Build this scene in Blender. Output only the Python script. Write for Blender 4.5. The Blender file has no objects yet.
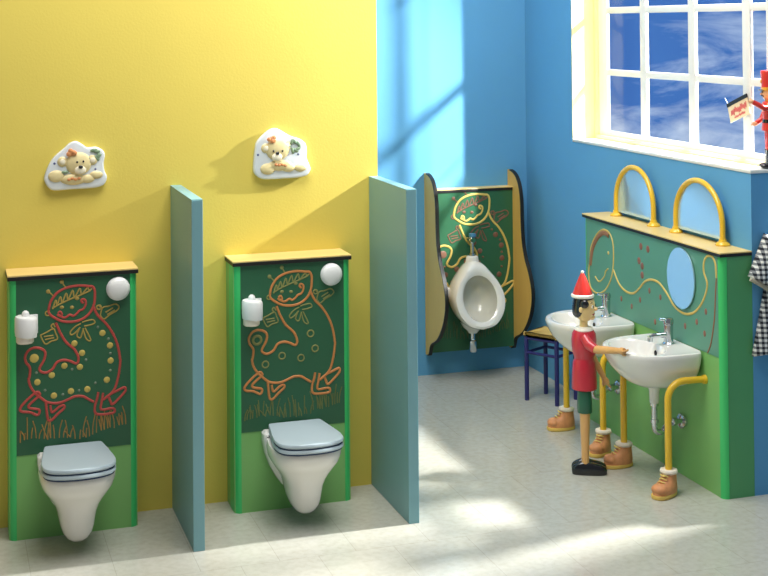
import bpy, bmesh, math, random
from mathutils import Vector, Matrix
PI = math.pi
sc = bpy.context.scene
COL = sc.collection

# ---------------------------------------------------------------- helpers
def lin(c):
    c /= 255.0
    return c / 12.92 if c <= 0.04045 else ((c + 0.055) / 1.055) ** 2.4

def rgb(r, g, b):
    return (lin(r), lin(g), lin(b), 1.0)

class MB:
    """collects shapes into one mesh"""
    def __init__(self):
        self.bm = bmesh.new()

    def box(self, x0, x1, y0, y1, z0, z1, bev=0.0, seg=2):
        t = bmesh.new()
        bmesh.ops.create_cube(t, size=1.0)
        bmesh.ops.scale(t, vec=(x1 - x0, y1 - y0, z1 - z0), verts=t.verts)
        bmesh.ops.translate(t, vec=((x0 + x1) / 2, (y0 + y1) / 2, (z0 + z1) / 2), verts=t.verts)
        if bev:
            bmesh.ops.bevel(t, geom=t.edges[:], offset=bev, segments=seg, profile=0.5, affect='EDGES')
        self.join(t)
        return self

    def join(self, t, mat=None):
        if mat is not None:
            bmesh.ops.transform(t, matrix=mat, verts=t.verts)
        me = bpy.data.meshes.new('tmp')
        t.to_mesh(me)
        t.free()
        self.bm.from_mesh(me)
        bpy.data.meshes.remove(me)

    def loft(self, rings, cap0=True, cap1=True, closed=True):
        bm = self.bm
        vs = [[bm.verts.new(p) for p in r] for r in rings]
        n = len(rings[0])
        for a, b in zip(vs[:-1], vs[1:]):
            for i in range(n if closed else n - 1):
                j = (i + 1) % n
                try:
                    bm.faces.new((a[i], a[j], b[j], b[i]))
                except ValueError:
                    pass
        if closed and cap0:
            bm.faces.new(list(reversed(vs[0])))
        if closed and cap1:
            bm.faces.new(vs[-1])
        return self

    def tube(self, pts, r, seg=10, flat=None, caps=True):
        """round bar along pts; r is one radius or one per point; flat=(axis, factor) squashes it"""
        pts = [Vector(p) for p in pts]
        n = len(pts)
        rr = r if isinstance(r, (list, tuple)) else [r] * n
        tan = []
        for i in range(n):
            d = pts[min(i + 1, n - 1)] - pts[max(i - 1, 0)]
            tan.append(d.normalized() if d.length > 1e-9 else Vector((0, 0, 1)))
        ref = Vector((0, 0, 1)) if abs(tan[0].z) < 0.9 else Vector((1, 0, 0))
        nrm = (ref - tan[0] * ref.dot(tan[0])).normalized()
        rings = []
        for i in range(n):
            nrm = (nrm - tan[i] * nrm.dot(tan[i]))
            nrm = nrm.normalized() if nrm.length > 1e-6 else tan[i].orthogonal().normalized()
            bi = tan[i].cross(nrm)
            ring = []
            for k in range(seg):
                a = 2 * PI * k / seg
                o = (nrm * math.cos(a) + bi * math.sin(a)) * rr[i]
                if flat:
                    o[flat[0]] *= flat[1]
                ring.append(pts[i] + o)
            rings.append(ring)
        self.loft(rings, caps, caps)
        return self

    def lathe(self, prof, c=(0, 0, 0), seg=24, axis='z', sx=1.0, sy=1.0):
        """prof: list of (radius, height)"""
        rings = []
        for r, h in prof:
            ring = []
            for k in range(seg):
                a = 2 * PI * k / seg
                u, v = r * math.cos(a) * sx, r * math.sin(a) * sy
                if axis == 'z':
                    p = (u, v, h)
                elif axis == 'y':
                    p = (u, h, -v)
                else:
                    p = (h, u, v)
                ring.append((c[0] + p[0], c[1] + p[1], c[2] + p[2]))
            rings.append(ring)
        self.loft(rings)
        return self

    def ball(self, c, r, sx=1, sy=1, sz=1, seg=16, rot=None):
        t = bmesh.new()
        bmesh.ops.create_uvsphere(t, u_segments=seg, v_segments=max(6, seg // 2 + 2), radius=r)
        m = Matrix.Translation(Vector(c))
        if rot is not None:
            m = m @ rot
        m = m @ Matrix.Diagonal((sx, sy, sz, 1))
        self.join(t, m)
        return self

    def prism(self, poly, fn, h0, h1, bev=0.0):
        """extrude a 2-d polygon: fn(u, v, h) gives the 3-d point"""
        rings = []
        if bev:
            cx = sum(p[0] for p in poly) / len(poly)
            cy = sum(p[1] for p in poly) / len(poly)
            n = len(poly)
            def inset(d):
                out = []
                for i in range(n):
                    a, b = Vector(poly[i - 1]), Vector(poly[(i + 1) % n])
                    t = (b - a)
                    nn = Vector((t.y, -t.x))
                    nn = nn.normalized() if nn.length > 1e-9 else Vector((0, 0))
                    p = Vector(poly[i])
                    if (p - Vector((cx, cy))).dot(nn) > 0:
                        nn = -nn
                    out.append((p.x + nn.x * d, p.y + nn.y * d))
                return out
            s = 1 if h1 > h0 else -1
            rings.append([fn(u, v, h0) for u, v in poly])
            for k in range(4):
                a = PI / 2 * k / 3
                q = inset(bev * (1 - math.cos(a)))
                rings.append([fn(u, v, h1 - s * bev + s * bev * math.sin(a)) for u, v in q])
        else:
            rings = [[fn(u, v, h0) for u, v in poly], [fn(u, v, h1) for u, v in poly]]
        self.loft(rings)
        return self

def obj(name, mb, mat, parent=None, smooth=True, loc=None):
    bm = mb.bm
    bmesh.ops.recalc_face_normals(bm, faces=bm.faces[:])
    me = bpy.data.meshes.new(name)
    bm.to_mesh(me)
    bm.free()
    me.materials.append(mat)
    if smooth:
        for p in me.polygons:
            p.use_smooth = True
        try:
            me.set_sharp_from_angle(angle=math.radians(38))
        except Exception:
            pass
    o = bpy.data.objects.new(name, me)
    COL.objects.link(o)
    if parent:
        o.parent = parent
    if loc:
        o.location = loc
    return o

def pieces(name, mb, mat, parent, smooth=True):
    """each separate piece of mb becomes a part of its own"""
    bm = mb.bm
    bm.verts.index_update()
    bm.verts.ensure_lookup_table()
    seen, out = set(), []
    for v in bm.verts:
        if v.index in seen:
            continue
        stack, isl = [v], []
        seen.add(v.index)
        while stack:
            q = stack.pop()
            isl.append(q)
            for e in q.link_edges:
                w = e.other_vert(q)
                if w.index not in seen:
                    seen.add(w.index)
                    stack.append(w)
        out.append(isl)
    res = []
    for isl in out:
        m2 = MB()
        mp = {q: m2.bm.verts.new(q.co) for q in isl}
        for f in {f for q in isl for f in q.link_faces}:
            m2.bm.faces.new([mp[q] for q in f.verts])
        res.append(obj(name, m2, mat, parent, smooth))
    bm.free()
    return res

def thing(name, label, cat, loc=(0, 0, 0), rz=0.0, group=None):
    o = bpy.data.objects.new(name, None)
    o.empty_display_size = 0.05
    COL.objects.link(o)
    o.location = loc
    o.rotation_euler = (0, 0, rz)
    o['label'] = label
    o['category'] = cat
    if group:
        o['group'] = group
    return o

def tag(o, label, cat, group=None):
    o['label'] = label
    o['category'] = cat
    if group:
        o['group'] = group
    return o

def struct(o):
    o['kind'] = 'structure'
    return o

def dup(root, loc, rz=None, label=None):
    kids = {}
    for o in bpy.data.objects:
        if o.parent:
            kids.setdefault(o.parent.name, []).append(o)
    def rec(o, par):
        c = o.copy()
        COL.objects.link(c)
        if par:
            c.parent = par
        for ch in kids.get(o.name, []):
            rec(ch, c)
        return c
    r = rec(root, None)
    r.location = loc
    if rz is not None:
        r.rotation_euler = (0, 0, rz)
    if label:
        r['label'] = label
    return r

def spline(pts, n=6, closed=False):
    P = [Vector(p) for p in pts]
    m = len(P)
    out = []
    rng = range(m if closed else m - 1)
    for i in rng:
        if closed:
            a, b, c, d = P[i - 1], P[i], P[(i + 1) % m], P[(i + 2) % m]
        else:
            a, b, c, d = P[max(i - 1, 0)], P[i], P[i + 1], P[min(i + 2, m - 1)]
        for k in range(n):
            t = k / n
            out.append(0.5 * ((2 * b) + (c - a) * t + (2 * a - 5 * b + 4 * c - d) * t * t + (3 * b - a - 3 * c + d) * t ** 3))
    if not closed:
        out.append(P[-1])
    return [tuple(v) for v in out]

# ---------------------------------------------------------------- materials
def mat(name, col, rough=0.5, metal=0.0, spec=0.5, var=0.04, vscale=6.0, bump=0.0, bscale=60.0, coat=0.0, stretch=None):
    m = bpy.data.materials.new(name)
    m.use_nodes = True
    nt = m.node_tree
    b = nt.nodes['Principled BSDF']
    b.inputs['Roughness'].default_value = rough
    b.inputs['Metallic'].default_value = metal
    b.inputs['Specular IOR Level'].default_value = spec
    b.inputs['Coat Weight'].default_value = coat
    b.inputs['Coat Roughness'].default_value = 0.08
    tc = nt.nodes.new('ShaderNodeTexCoord')
    no = nt.nodes.new('ShaderNodeTexNoise')
    no.inputs['Scale'].default_value = vscale
    no.inputs['Detail'].default_value = 5.0
    src = tc.outputs['Object']
    if stretch:
        mp = nt.nodes.new('ShaderNodeMapping')
        mp.inputs['Scale'].default_value = stretch
        nt.links.new(src, mp.inputs['Vector'])
        src = mp.outputs['Vector']
    nt.links.new(src, no.inputs['Vector'])
    mx = nt.nodes.new('ShaderNodeMix')
    mx.data_type = 'RGBA'
    mx.inputs['A'].default_value = tuple(max(0, c * (1 - var * 2)) for c in col[:3]) + (1,)
    mx.inputs['B'].default_value = tuple(min(1, c * (1 + var * 2)) for c in col[:3]) + (1,)
    nt.links.new(no.outputs['Fac'], mx.inputs['Factor'])
    nt.links.new(mx.outputs['Result'], b.inputs['Base Color'])
    if bump:
        n2 = nt.nodes.new('ShaderNodeTexNoise')
        n2.inputs['Scale'].default_value = bscale
        n2.inputs['Detail'].default_value = 4.0
        nt.links.new(tc.outputs['Object'], n2.inputs['Vector'])
        bp = nt.nodes.new('ShaderNodeBump')
        bp.inputs['Strength'].default_value = bump
        bp.inputs['Distance'].default_value = 0.004
        nt.links.new(n2.outputs['Fac'], bp.inputs['Height'])
        nt.links.new(bp.outputs['Normal'], b.inputs['Normal'])
    return m

M = {}
M['yellow_wall'] = mat('yellow_wall_paint', rgb(231, 209, 96), 0.75, bump=0.12, bscale=90, var=0.02, vscale=3)
M['blue_wall'] = mat('blue_wall_paint', rgb(92, 160, 206), 0.75, bump=0.10, bscale=90, var=0.02, vscale=3)
M['white_paint'] = mat('white_gloss_paint', rgb(232, 231, 224), 0.35, var=0.01)
M['cream_paint'] = mat('cream_reveal_paint', rgb(247, 236, 178), 0.5, var=0.01)
M['teal'] = mat('teal_laminate', rgb(122, 168, 172), 0.45, var=0.02, vscale=4)
M['teal_edge'] = mat('teal_edge_band', rgb(124, 172, 180), 0.4, var=0.02)
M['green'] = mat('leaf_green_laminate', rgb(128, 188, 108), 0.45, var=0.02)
M['post'] = mat('bright_green_edge_post', rgb(66, 202, 112), 0.35, var=0.02)
M['board'] = mat('dark_green_board', rgb(48, 100, 70), 0.4, var=0.03, spec=0.4)
M['board2'] = mat('teal_green_board', rgb(90, 150, 126), 0.4, var=0.03)
M['wood'] = mat('birch_ply', rgb(226, 184, 98), 0.45, var=0.07, vscale=8, stretch=(1, 1, 0.15))
M['ledge'] = mat('pale_ply_ledge', rgb(232, 202, 130), 0.4, var=0.06, vscale=8, stretch=(0.2, 1, 1))
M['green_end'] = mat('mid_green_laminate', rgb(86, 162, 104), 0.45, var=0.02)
M['black'] = mat('black_edge_band', rgb(22, 22, 20), 0.5)
M['ceramic'] = mat('white_glazed_ceramic', rgb(236, 234, 228), 0.12, spec=0.55, var=0.005, coat=0.4)
M['seat_blue'] = mat('pale_blue_seat_plastic', rgb(184, 200, 208), 0.3, var=0.01)
M['gap'] = mat('dark_blue_gap_shade', rgb(44, 62, 96), 0.6)  # dark tone painted in for the shaded gaps between bowl, seat and lid
M['plastic'] = mat('white_plastic', rgb(240, 240, 238), 0.35, var=0.01)
M['chrome'] = mat('chrome', rgb(205, 208, 212), 0.12, metal=1.0, var=0.01)
M['yellow_tube'] = mat('yellow_enamel_tube', rgb(236, 190, 46), 0.3, var=0.02, coat=0.3)
M['shoe'] = mat('tan_orange_shoe', rgb(216, 148, 98), 0.55, var=0.16, vscale=40)
M['sole'] = mat('yellow_sole', rgb(226, 190, 96), 0.55)
M['drab'] = mat('drab_cotton_cuff', rgb(186, 178, 158), 0.9)
M['grass_dim'] = mat('dim_olive_line', rgb(78, 98, 60), 0.5, var=0.15, vscale=30)
M['grass_olive'] = mat('olive_grass_line', rgb(110, 116, 62), 0.5, var=0.2, vscale=30)
M['cuff'] = mat('white_sock', rgb(238, 226, 208), 0.8, bump=0.4, bscale=200)
M['lace'] = mat('yellow_lace', rgb(232, 206, 120), 0.6)
M['navy'] = mat('navy_enamel', rgb(40, 40, 104), 0.35)
M['red'] = mat('glossy_red_paint', rgb(196, 38, 56), 0.3, var=0.05, coat=0.4)
M['hat_red'] = mat('vermilion_paint', rgb(214, 52, 44), 0.3, var=0.05, coat=0.3)
M['doll_green'] = mat('dark_green_paint', rgb(24, 92, 66), 0.3, coat=0.3)
M['doll_wood'] = mat('varnished_pine', rgb(226, 172, 106), 0.35, var=0.08, vscale=14, stretch=(1, 1, 0.2), coat=0.3)
M['doll_skin'] = mat('pale_pine_face', rgb(240, 206, 140), 0.35, var=0.03, coat=0.3)
M['doll_black'] = mat('glossy_black_paint', rgb(16, 18, 24), 0.2, coat=0.5)
M['doll_white'] = mat('cream_white_paint', rgb(244, 238, 224), 0.4)
M['gold'] = mat('gold_yellow_paint', rgb(232, 168, 60), 0.35)
M['line_red'] = mat('red_engraved_line', rgb(192, 76, 68), 0.5, var=0.05)
M['line_orange'] = mat('orange_engraved_line', rgb(208, 134, 74), 0.5, var=0.05)
M['line_yellow'] = mat('yellow_engraved_line', rgb(214, 186, 98), 0.5, var=0.05)
M['line_tan'] = mat('tan_engraved_line', rgb(176, 150, 76), 0.5, var=0.08)
M['line_olive'] = mat('olive_engraved_line', rgb(140, 140, 80), 0.5, var=0.08)
M['spot_tan'] = mat('tan_spot', rgb(206, 182, 92), 0.5, var=0.1, vscale=40)
M['dot_grey'] = mat('small_grey_green_dot', rgb(120, 138, 116), 0.5)
M['spot_brown'] = mat('brown_spot', rgb(122, 84, 66), 0.5, var=0.1)
M['grass_line'] = mat('ochre_grass_line', rgb(168, 126, 64), 0.5, var=0.25, vscale=30)
M['heart_red'] = mat('dull_red_mark', rgb(142, 96, 80), 0.5, var=0.1)
M['hair_red'] = mat('rust_red_line', rgb(150, 102, 70), 0.5)
M['plaque'] = mat('white_glazed_plaque', rgb(232, 238, 240), 0.25, coat=0.3, var=0.01)
M['bear'] = mat('cream_bear_glaze', rgb(238, 216, 160), 0.4, var=0.12, vscale=30)
M['bear_light'] = mat('pale_muzzle_glaze', rgb(246, 236, 208), 0.4, var=0.04)
M['orange_glaze'] = mat('orange_flower_glaze', rgb(232, 150, 96), 0.4, var=0.2, vscale=60)
M['green_glaze'] = mat('sage_leaf_glaze', rgb(136, 160, 128), 0.4, var=0.15, vscale=60)
M['blue_glaze'] = mat('blue_flower_glaze', rgb(84, 96, 140), 0.4)
M['paper'] = mat('cream_card', rgb(226, 206, 166), 0.6, var=0.05)
M['rose'] = mat('rose_red_ink', rgb(198, 92, 84), 0.6)
M['skin'] = mat('doll_face_paint', rgb(236, 180, 132), 0.4)
M['dark'] = mat('dark_hole', rgb(30, 32, 34), 0.6)
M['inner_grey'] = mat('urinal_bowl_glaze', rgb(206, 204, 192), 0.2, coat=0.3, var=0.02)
M['blue_knob'] = mat('blue_tap_cap', rgb(70, 130, 170), 0.35)

# mirror: pale blue diffuse part painted in for a brighter reflection
m = mat('mirror_pale_reflection', rgb(196, 226, 242), 0.04, metal=0.55, var=0.0)
M['mirror'] = m

# window glass: thin clear pane that lets daylight through
m = bpy.data.materials.new('clear_window_glass')
m.use_nodes = True
nt = m.node_tree
nt.nodes.clear()
out = nt.nodes.new('ShaderNodeOutputMaterial')
tr = nt.nodes.new('ShaderNodeBsdfTransparent')
gl = nt.nodes.new('ShaderNodeBsdfGlossy')
gl.inputs['Roughness'].default_value = 0.02
mx = nt.nodes.new('ShaderNodeMixShader')
mx.inputs[0].default_value = 0.012
nt.links.new(tr.outputs[0], mx.inputs[1])
nt.links.new(gl.outputs[0], mx.inputs[2])
nt.links.new(mx.outputs[0], out.inputs[0])
M['glass'] = m

# terrazzo floor tiles, faint joints, polished
m = bpy.data.materials.new('terrazzo_tile_floor')
m.use_nodes = True
nt = m.node_tree
b = nt.nodes['Principled BSDF']
tc = nt.nodes.new('ShaderNodeTexCoord')
mp = nt.nodes.new('ShaderNodeMapping')
mp.inputs['Location'].default_value = (0.13, 0.11, 0)
br = nt.nodes.new('ShaderNodeTexBrick')
br.offset = 0.5
br.inputs['Scale'].default_value = 1.0
br.inputs['Brick Width'].default_value = 0.312
br.inputs['Row Height'].default_value = 0.62
br.inputs['Mortar Size'].default_value = 0.0014
br.inputs['Mortar Smooth'].default_value = 0.3
br.inputs['Color1'].default_value = rgb(190, 189, 178)
br.inputs['Color2'].default_value = rgb(188, 187, 176)
br.inputs['Mortar'].default_value = rgb(170, 168, 157)
nt.links.new(tc.outputs['Object'], mp.inputs['Vector'])
nt.links.new(mp.outputs['Vector'], br.inputs['Vector'])
vo = nt.nodes.new('ShaderNodeTexVoronoi')
vo.inputs['Scale'].default_value = 70.0
nt.links.new(tc.outputs['Object'], vo.inputs['Vector'])
n1 = nt.nodes.new('ShaderNodeTexNoise')
n1.inputs['Scale'].default_value = 34.0
n1.inputs['Detail'].default_value = 6.0
nt.links.new(tc.outputs['Object'], n1.inputs['Vector'])
cr = nt.nodes.new('ShaderNodeValToRGB')
cr.color_ramp.elements[0].position = 0.30
cr.color_ramp.elements[0].color = rgb(206, 203, 190)
cr.color_ramp.elements[1].position = 0.62
cr.color_ramp.elements[1].color = (1, 1, 1, 1)
nt.links.new(n1.outputs['Fac'], cr.inputs['Fac'])
mu = nt.nodes.new('ShaderNodeMix')
mu.data_type = 'RGBA'
mu.blend_type = 'MULTIPLY'
mu.inputs['Factor'].default_value = 0.3
nt.links.new(br.outputs['Color'], mu.inputs['A'])
nt.links.new(cr.outputs['Color'], mu.inputs['B'])
cr2 = nt.nodes.new('ShaderNodeValToRGB')
cr2.color_ramp.elements[0].position = 0.04
cr2.color_ramp.elements[0].color = rgb(150, 140, 116)
cr2.color_ramp.elements[1].position = 0.16
cr2.color_ramp.elements[1].color = (1, 1, 1, 1)
nt.links.new(vo.outputs['Distance'], cr2.inputs['Fac'])
mu2 = nt.nodes.new('ShaderNodeMix')
mu2.data_type = 'RGBA'
mu2.blend_type = 'MULTIPLY'
mu2.inputs['Factor'].default_value = 0.25
nt.links.new(mu.outputs['Result'], mu2.inputs['A'])
nt.links.new(cr2.outputs['Color'], mu2.inputs['B'])
nt.links.new(mu2.outputs['Result'], b.inputs['Base Color'])
b.inputs['Roughness'].default_value = 0.17
b.inputs['Specular IOR Level'].default_value = 0.45
M['floor'] = m

# gingham cloth
m = bpy.data.materials.new('black_white_gingham')
m.use_nodes = True
nt = m.node_tree
b = nt.nodes['Principled BSDF']
tc = nt.nodes.new('ShaderNodeTexCoord')
sp = nt.nodes.new('ShaderNodeSeparateXYZ')
nt.links.new(tc.outputs['UV'], sp.inputs[0])
def stripe(sock):
    a = nt.nodes.new('ShaderNodeMath'); a.operation = 'FRACT'
    nt.links.new(sock, a.inputs[0])
    g = nt.nodes.new('ShaderNodeMath'); g.operation = 'GREATER_THAN'
    g.inputs[1].default_value = 0.5
    nt.links.new(a.outputs[0], g.inputs[0])
    return g.outputs[0]
ad = nt.nodes.new('ShaderNodeMath'); ad.operation = 'ADD'
nt.links.new(stripe(sp.outputs[0]), ad.inputs[0])
nt.links.new(stripe(sp.outputs[1]), ad.inputs[1])
dv = nt.nodes.new('ShaderNodeMath'); dv.operation = 'MULTIPLY'
dv.inputs[1].default_value = 0.5
nt.links.new(ad.outputs[0], dv.inputs[0])
cr = nt.nodes.new('ShaderNodeValToRGB')
cr.color_ramp.interpolation = 'CONSTANT'
cr.color_ramp.elements[0].position = 0.0
cr.color_ramp.elements[0].color = rgb(232, 232, 226)
cr.color_ramp.elements[1].position = 0.25
cr.color_ramp.elements[1].color = rgb(128, 132, 136)
e = cr.color_ramp.elements.new(0.75)
e.color = rgb(26, 30, 40)
nt.links.new(dv.outputs[0], cr.inputs['Fac'])
nt.links.new(cr.outputs['Color'], b.inputs['Base Color'])
b.inputs['Roughness'].default_value = 0.9
M['gingham'] = m

# ---------------------------------------------------------------- drawing outlines in metres on their boards
D = {
    'head': [[(0.161,0.933),(0.17,0.966),(0.194,0.998),(0.232,1.017),(0.279,1.023),(0.323,1.018),(0.339,1.015),(0.348,0.997),(0.348,0.968),(0.344,0.939),(0.327,0.906),(0.298,0.884),(0.26,0.875),(0.217,0.88),(0.184,0.897),(0.163,0.915)]],
    'hair': [[(0.177,0.933),(0.189,0.969),(0.194,0.95),(0.208,0.982),(0.215,0.958),(0.232,0.995),(0.239,0.968),(0.258,1.005),(0.265,0.975),(0.287,1.011),(0.294,0.986),(0.318,1.011),(0.325,1.0),(0.337,1.007)],[(0.175,0.936),(0.208,0.953),(0.251,0.97),(0.289,0.983),(0.332,1.0)]],
    'ant': [[(0.184,0.982),(0.163,1.004)],[(0.229,1.019),(0.216,1.039)]],
    'antdot': [(0.159,1.007),(0.214,1.043)],
    'ears': [(0.156,0.917),(0.365,0.927)],
    'eyes': [(0.214,0.938),(0.276,0.97),(0.255,0.935)],
    'mouth': [[(0.198,0.915),(0.208,0.92),(0.214,0.907),(0.205,0.902),(0.196,0.911),(0.217,0.896),(0.231,0.896),(0.246,0.905),(0.26,0.899),(0.274,0.907),(0.285,0.919),(0.3,0.924),(0.31,0.941),(0.31,0.959),(0.298,0.966),(0.293,0.957),(0.302,0.949)]],
    'hands': [[(0.37,0.893),(0.38,0.924),(0.404,0.929),(0.433,0.936),(0.448,0.923),(0.438,0.908),(0.409,0.893),(0.386,0.877),(0.37,0.893)],[(0.354,0.93),(0.363,0.935),(0.375,0.922)],[(0.392,0.904),(0.423,0.921)],[(0.399,0.894),(0.431,0.911)],[(0.127,0.829),(0.155,0.841),(0.179,0.852),(0.188,0.834),(0.195,0.809),(0.169,0.801),(0.146,0.792),(0.127,0.829)],[(0.178,0.852),(0.17,0.863),(0.178,0.872),(0.186,0.858)],[(0.141,0.822),(0.179,0.825)],[(0.146,0.81),(0.182,0.815)],[(0.291,0.865),(0.269,0.855),(0.248,0.834),(0.252,0.821),(0.269,0.83),(0.288,0.85)],[(0.296,0.87),(0.317,0.875),(0.341,0.877),(0.347,0.863),(0.327,0.856),(0.304,0.854)],[(0.288,0.85),(0.274,0.818),(0.289,0.807),(0.299,0.839)],[(0.299,0.845),(0.312,0.8),(0.331,0.794),(0.307,0.846)]],
    'body': [[(0.189,0.877),(0.207,0.833),(0.231,0.792),(0.264,0.76),(0.28,0.725),(0.273,0.702),(0.245,0.714),(0.221,0.72),(0.193,0.713),(0.174,0.686),(0.145,0.674),(0.122,0.69),(0.141,0.727),(0.146,0.756),(0.132,0.773),(0.104,0.78),(0.08,0.771),(0.066,0.748),(0.069,0.724),(0.085,0.698),(0.082,0.66),(0.079,0.655),(0.085,0.626),(0.101,0.599),(0.123,0.577),(0.151,0.554),(0.179,0.546),(0.207,0.546),(0.235,0.555),(0.258,0.564),(0.268,0.566),(0.296,0.564),(0.319,0.55),(0.341,0.536)],[(0.341,0.934),(0.36,0.894),(0.394,0.857),(0.423,0.811),(0.442,0.76),(0.451,0.706),(0.452,0.691),(0.445,0.64),(0.433,0.594),(0.416,0.567),(0.381,0.541)],[(0.126,0.585),(0.112,0.598),(0.074,0.57),(0.046,0.539),(0.051,0.524),(0.084,0.518),(0.112,0.504),(0.122,0.514),(0.118,0.526),(0.084,0.535),(0.082,0.549),(0.126,0.585)],[(0.148,0.552),(0.151,0.517),(0.156,0.482),(0.17,0.477),(0.196,0.501),(0.221,0.522),(0.218,0.534),(0.201,0.529),(0.173,0.509),(0.165,0.539)],[(0.361,0.575),(0.356,0.549),(0.347,0.521),(0.347,0.493),(0.364,0.482),(0.421,0.483),(0.427,0.497),(0.415,0.503),(0.372,0.502),(0.375,0.536),(0.381,0.57)],[(0.381,0.541),(0.41,0.562),(0.439,0.574),(0.468,0.585),(0.473,0.573),(0.462,0.557),(0.421,0.52),(0.41,0.533),(0.404,0.551)]],
    'spots': [(0.264,0.785),(0.295,0.743),(0.286,0.686),(0.223,0.696),(0.172,0.662),(0.114,0.638),(0.18,0.577),(0.249,0.589),(0.316,0.591),(0.379,0.819),(0.41,0.765),(0.412,0.702),(0.396,0.623)],
    'tail': [(0.102,0.737)],
    'dots': [(0.311,0.713),(0.254,0.679),(0.11,0.677),(0.145,0.602),(0.216,0.578),(0.282,0.589),(0.349,0.614),(0.41,0.661),(0.411,0.732),(0.403,0.793),(0.36,0.845)],
    'rings': [(0.341,0.747),(0.361,0.68),(0.297,0.644),(0.212,0.66),(0.138,0.629)],
    's_head': [(0.565,0.845),(0.548,0.916),(0.486,0.987),(0.411,1.024),(0.339,1.015),(0.303,0.967),(0.3,0.875),(0.325,0.791),(0.39,0.719),(0.478,0.683),(0.553,0.696),(0.582,0.76)],
    's_hair': [(0.559,0.818),(0.533,0.905),(0.471,0.975),(0.406,1.008),(0.348,1.0)],
    's_eye': [(0.356,0.912)],
    's_smile': [(0.506,0.766),(0.462,0.747),(0.403,0.784),(0.387,0.813),(0.358,0.832)],
    's_wave': [(0.301,0.835),(0.246,0.778),(0.178,0.751),(0.097,0.753),(0.03,0.791),(-0.023,0.832),(-0.088,0.853),(-0.163,0.851),(-0.236,0.815),(-0.307,0.767),(-0.389,0.751),(-0.47,0.769),(-0.538,0.818),(-0.583,0.879),(-0.596,0.928),(-0.57,0.97),(-0.571,1.017),(-0.598,1.047),(-0.642,1.051),(-0.667,1.021),(-0.672,0.964)],
    's_side': [(-0.672,0.962),(-0.663,0.882),(-0.652,0.777),(-0.622,0.667),(-0.592,0.616)],
    's_hearts': [(0.012,0.998),(-0.058,0.996),(0.032,0.925),(0.001,0.904),(0.002,0.86)],
    's_dots': [(0.22,0.704),(0.112,0.686),(0.026,0.735),(-0.069,0.797),(-0.174,0.785),(-0.399,0.695),(-0.502,0.735),(-0.581,0.797),(-0.568,0.696),(-0.121,0.657)],
    'pl1': ((-0.217,1.507),[(-0.128,-0.067),(-0.131,-0.046),(-0.112,0.007),(-0.086,0.043),(-0.05,0.073),(-0.024,0.096),(0.002,0.103),(0.029,0.089),(0.049,0.075),(0.086,0.076),(0.113,0.062),(0.123,0.04),(0.118,0.008),(0.12,-0.024),(0.131,-0.052),(0.125,-0.078),(0.107,-0.093),(0.07,-0.1),(-0.009,-0.101),(-0.087,-0.103),(-0.113,-0.091)]),
    'pl2': ((0.688,1.524),[(-0.13,-0.075),(-0.13,-0.043),(-0.124,0.016),(-0.115,0.054),(-0.087,0.085),(-0.054,0.109),(-0.026,0.113),(0.002,0.099),(0.041,0.076),(0.08,0.063),(0.108,0.041),(0.114,0.008),(0.113,-0.025),(0.127,-0.059),(0.13,-0.08),(0.113,-0.102),(0.073,-0.111),(0.0,-0.113),(-0.083,-0.112),(-0.116,-0.097)]),
    'b1': [(0.011,0.008),(-0.056,0.018),(0.069,0.021),(0.017,-0.019),(0.018,-0.005),(-0.082,-0.042),(-0.01,-0.058),(0.048,-0.058),(0.085,-0.043),(-0.02,0.057),(0.069,0.043),(0.004,0.016),(0.03,0.018),(-0.089,0.012),(0.082,-0.018)],
    'b2': [(-0.023,0.019),(-0.076,0.026),(0.016,0.034),(-0.029,-0.014),(-0.028,0.004),(-0.068,-0.066),(-0.013,-0.052),(0.026,-0.064),(0.082,-0.067),(-0.045,0.066),(0.05,0.032),(-0.045,0.014),(-0.004,0.013),(-0.112,-0.002),(0.072,-0.006)],
}
KEY, SUN, FILL, OVERHEAD_FILL, AMB = 1250.0, 1450.0, 92.0, 90.0, 0.58

# ---------------------------------------------------------------- dimensions (metres)
YB = 1.73          # blue back wall
XR = 2.652         # blue right wall, room face
XG = 2.4975        # front face of the washbasin unit
XGL = 2.81         # window glazing plane
YC = -0.712        # where the right wall turns the corner
SILL = 1.437
TP = 0.169         # depth of the toilet panels
HP = 1.082         # their height
TOP = 3.4

# ---------------------------------------------------------------- the setting
f = MB().box(-3.4, 6.0, -4.2, 2.0, -0.08, 0.0)
struct(obj('floor', f, M['floor'], smooth=False))
w = MB().box(-3.4, 1.142, 0.0, 0.14, 0.0, TOP)
struct(obj('wall_left', w, M['yellow_wall'], smooth=False))
w = MB().box(1.0, XR + 0.3, YB, YB + 0.15, 0.0, TOP)
struct(obj('wall_back', w, M['blue_wall'], smooth=False))
w = MB()
w.box(XR, XR + 0.3, YC, 1.089, 0.0, SILL - 0.016)
w.box(XR, XR + 0.16, 1.089, YB, 0.0, TOP)
w.box(XR, XR + 0.16, YC, 1.089, 3.15, TOP)
w.box(XR + 0.3, 3.22, YC, YC + 0.3, 0.0, SILL - 0.016)
struct(obj('wall_right', w, M['blue_wall'], smooth=False))
w = MB().box(3.22, 3.5, -1.9, -0.68, 0.0, TOP)  # added out of view to cut the window lamp's light on the floor
struct(obj('light_block_pier', w, M['blue_wall'], smooth=False))
w = MB()
w.box(XR + 0.002, XR + 0.156, 1.079, 1.0885, SILL, 3.15)
struct(obj('trim_1', w, M['cream_paint'], smooth=False))

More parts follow.
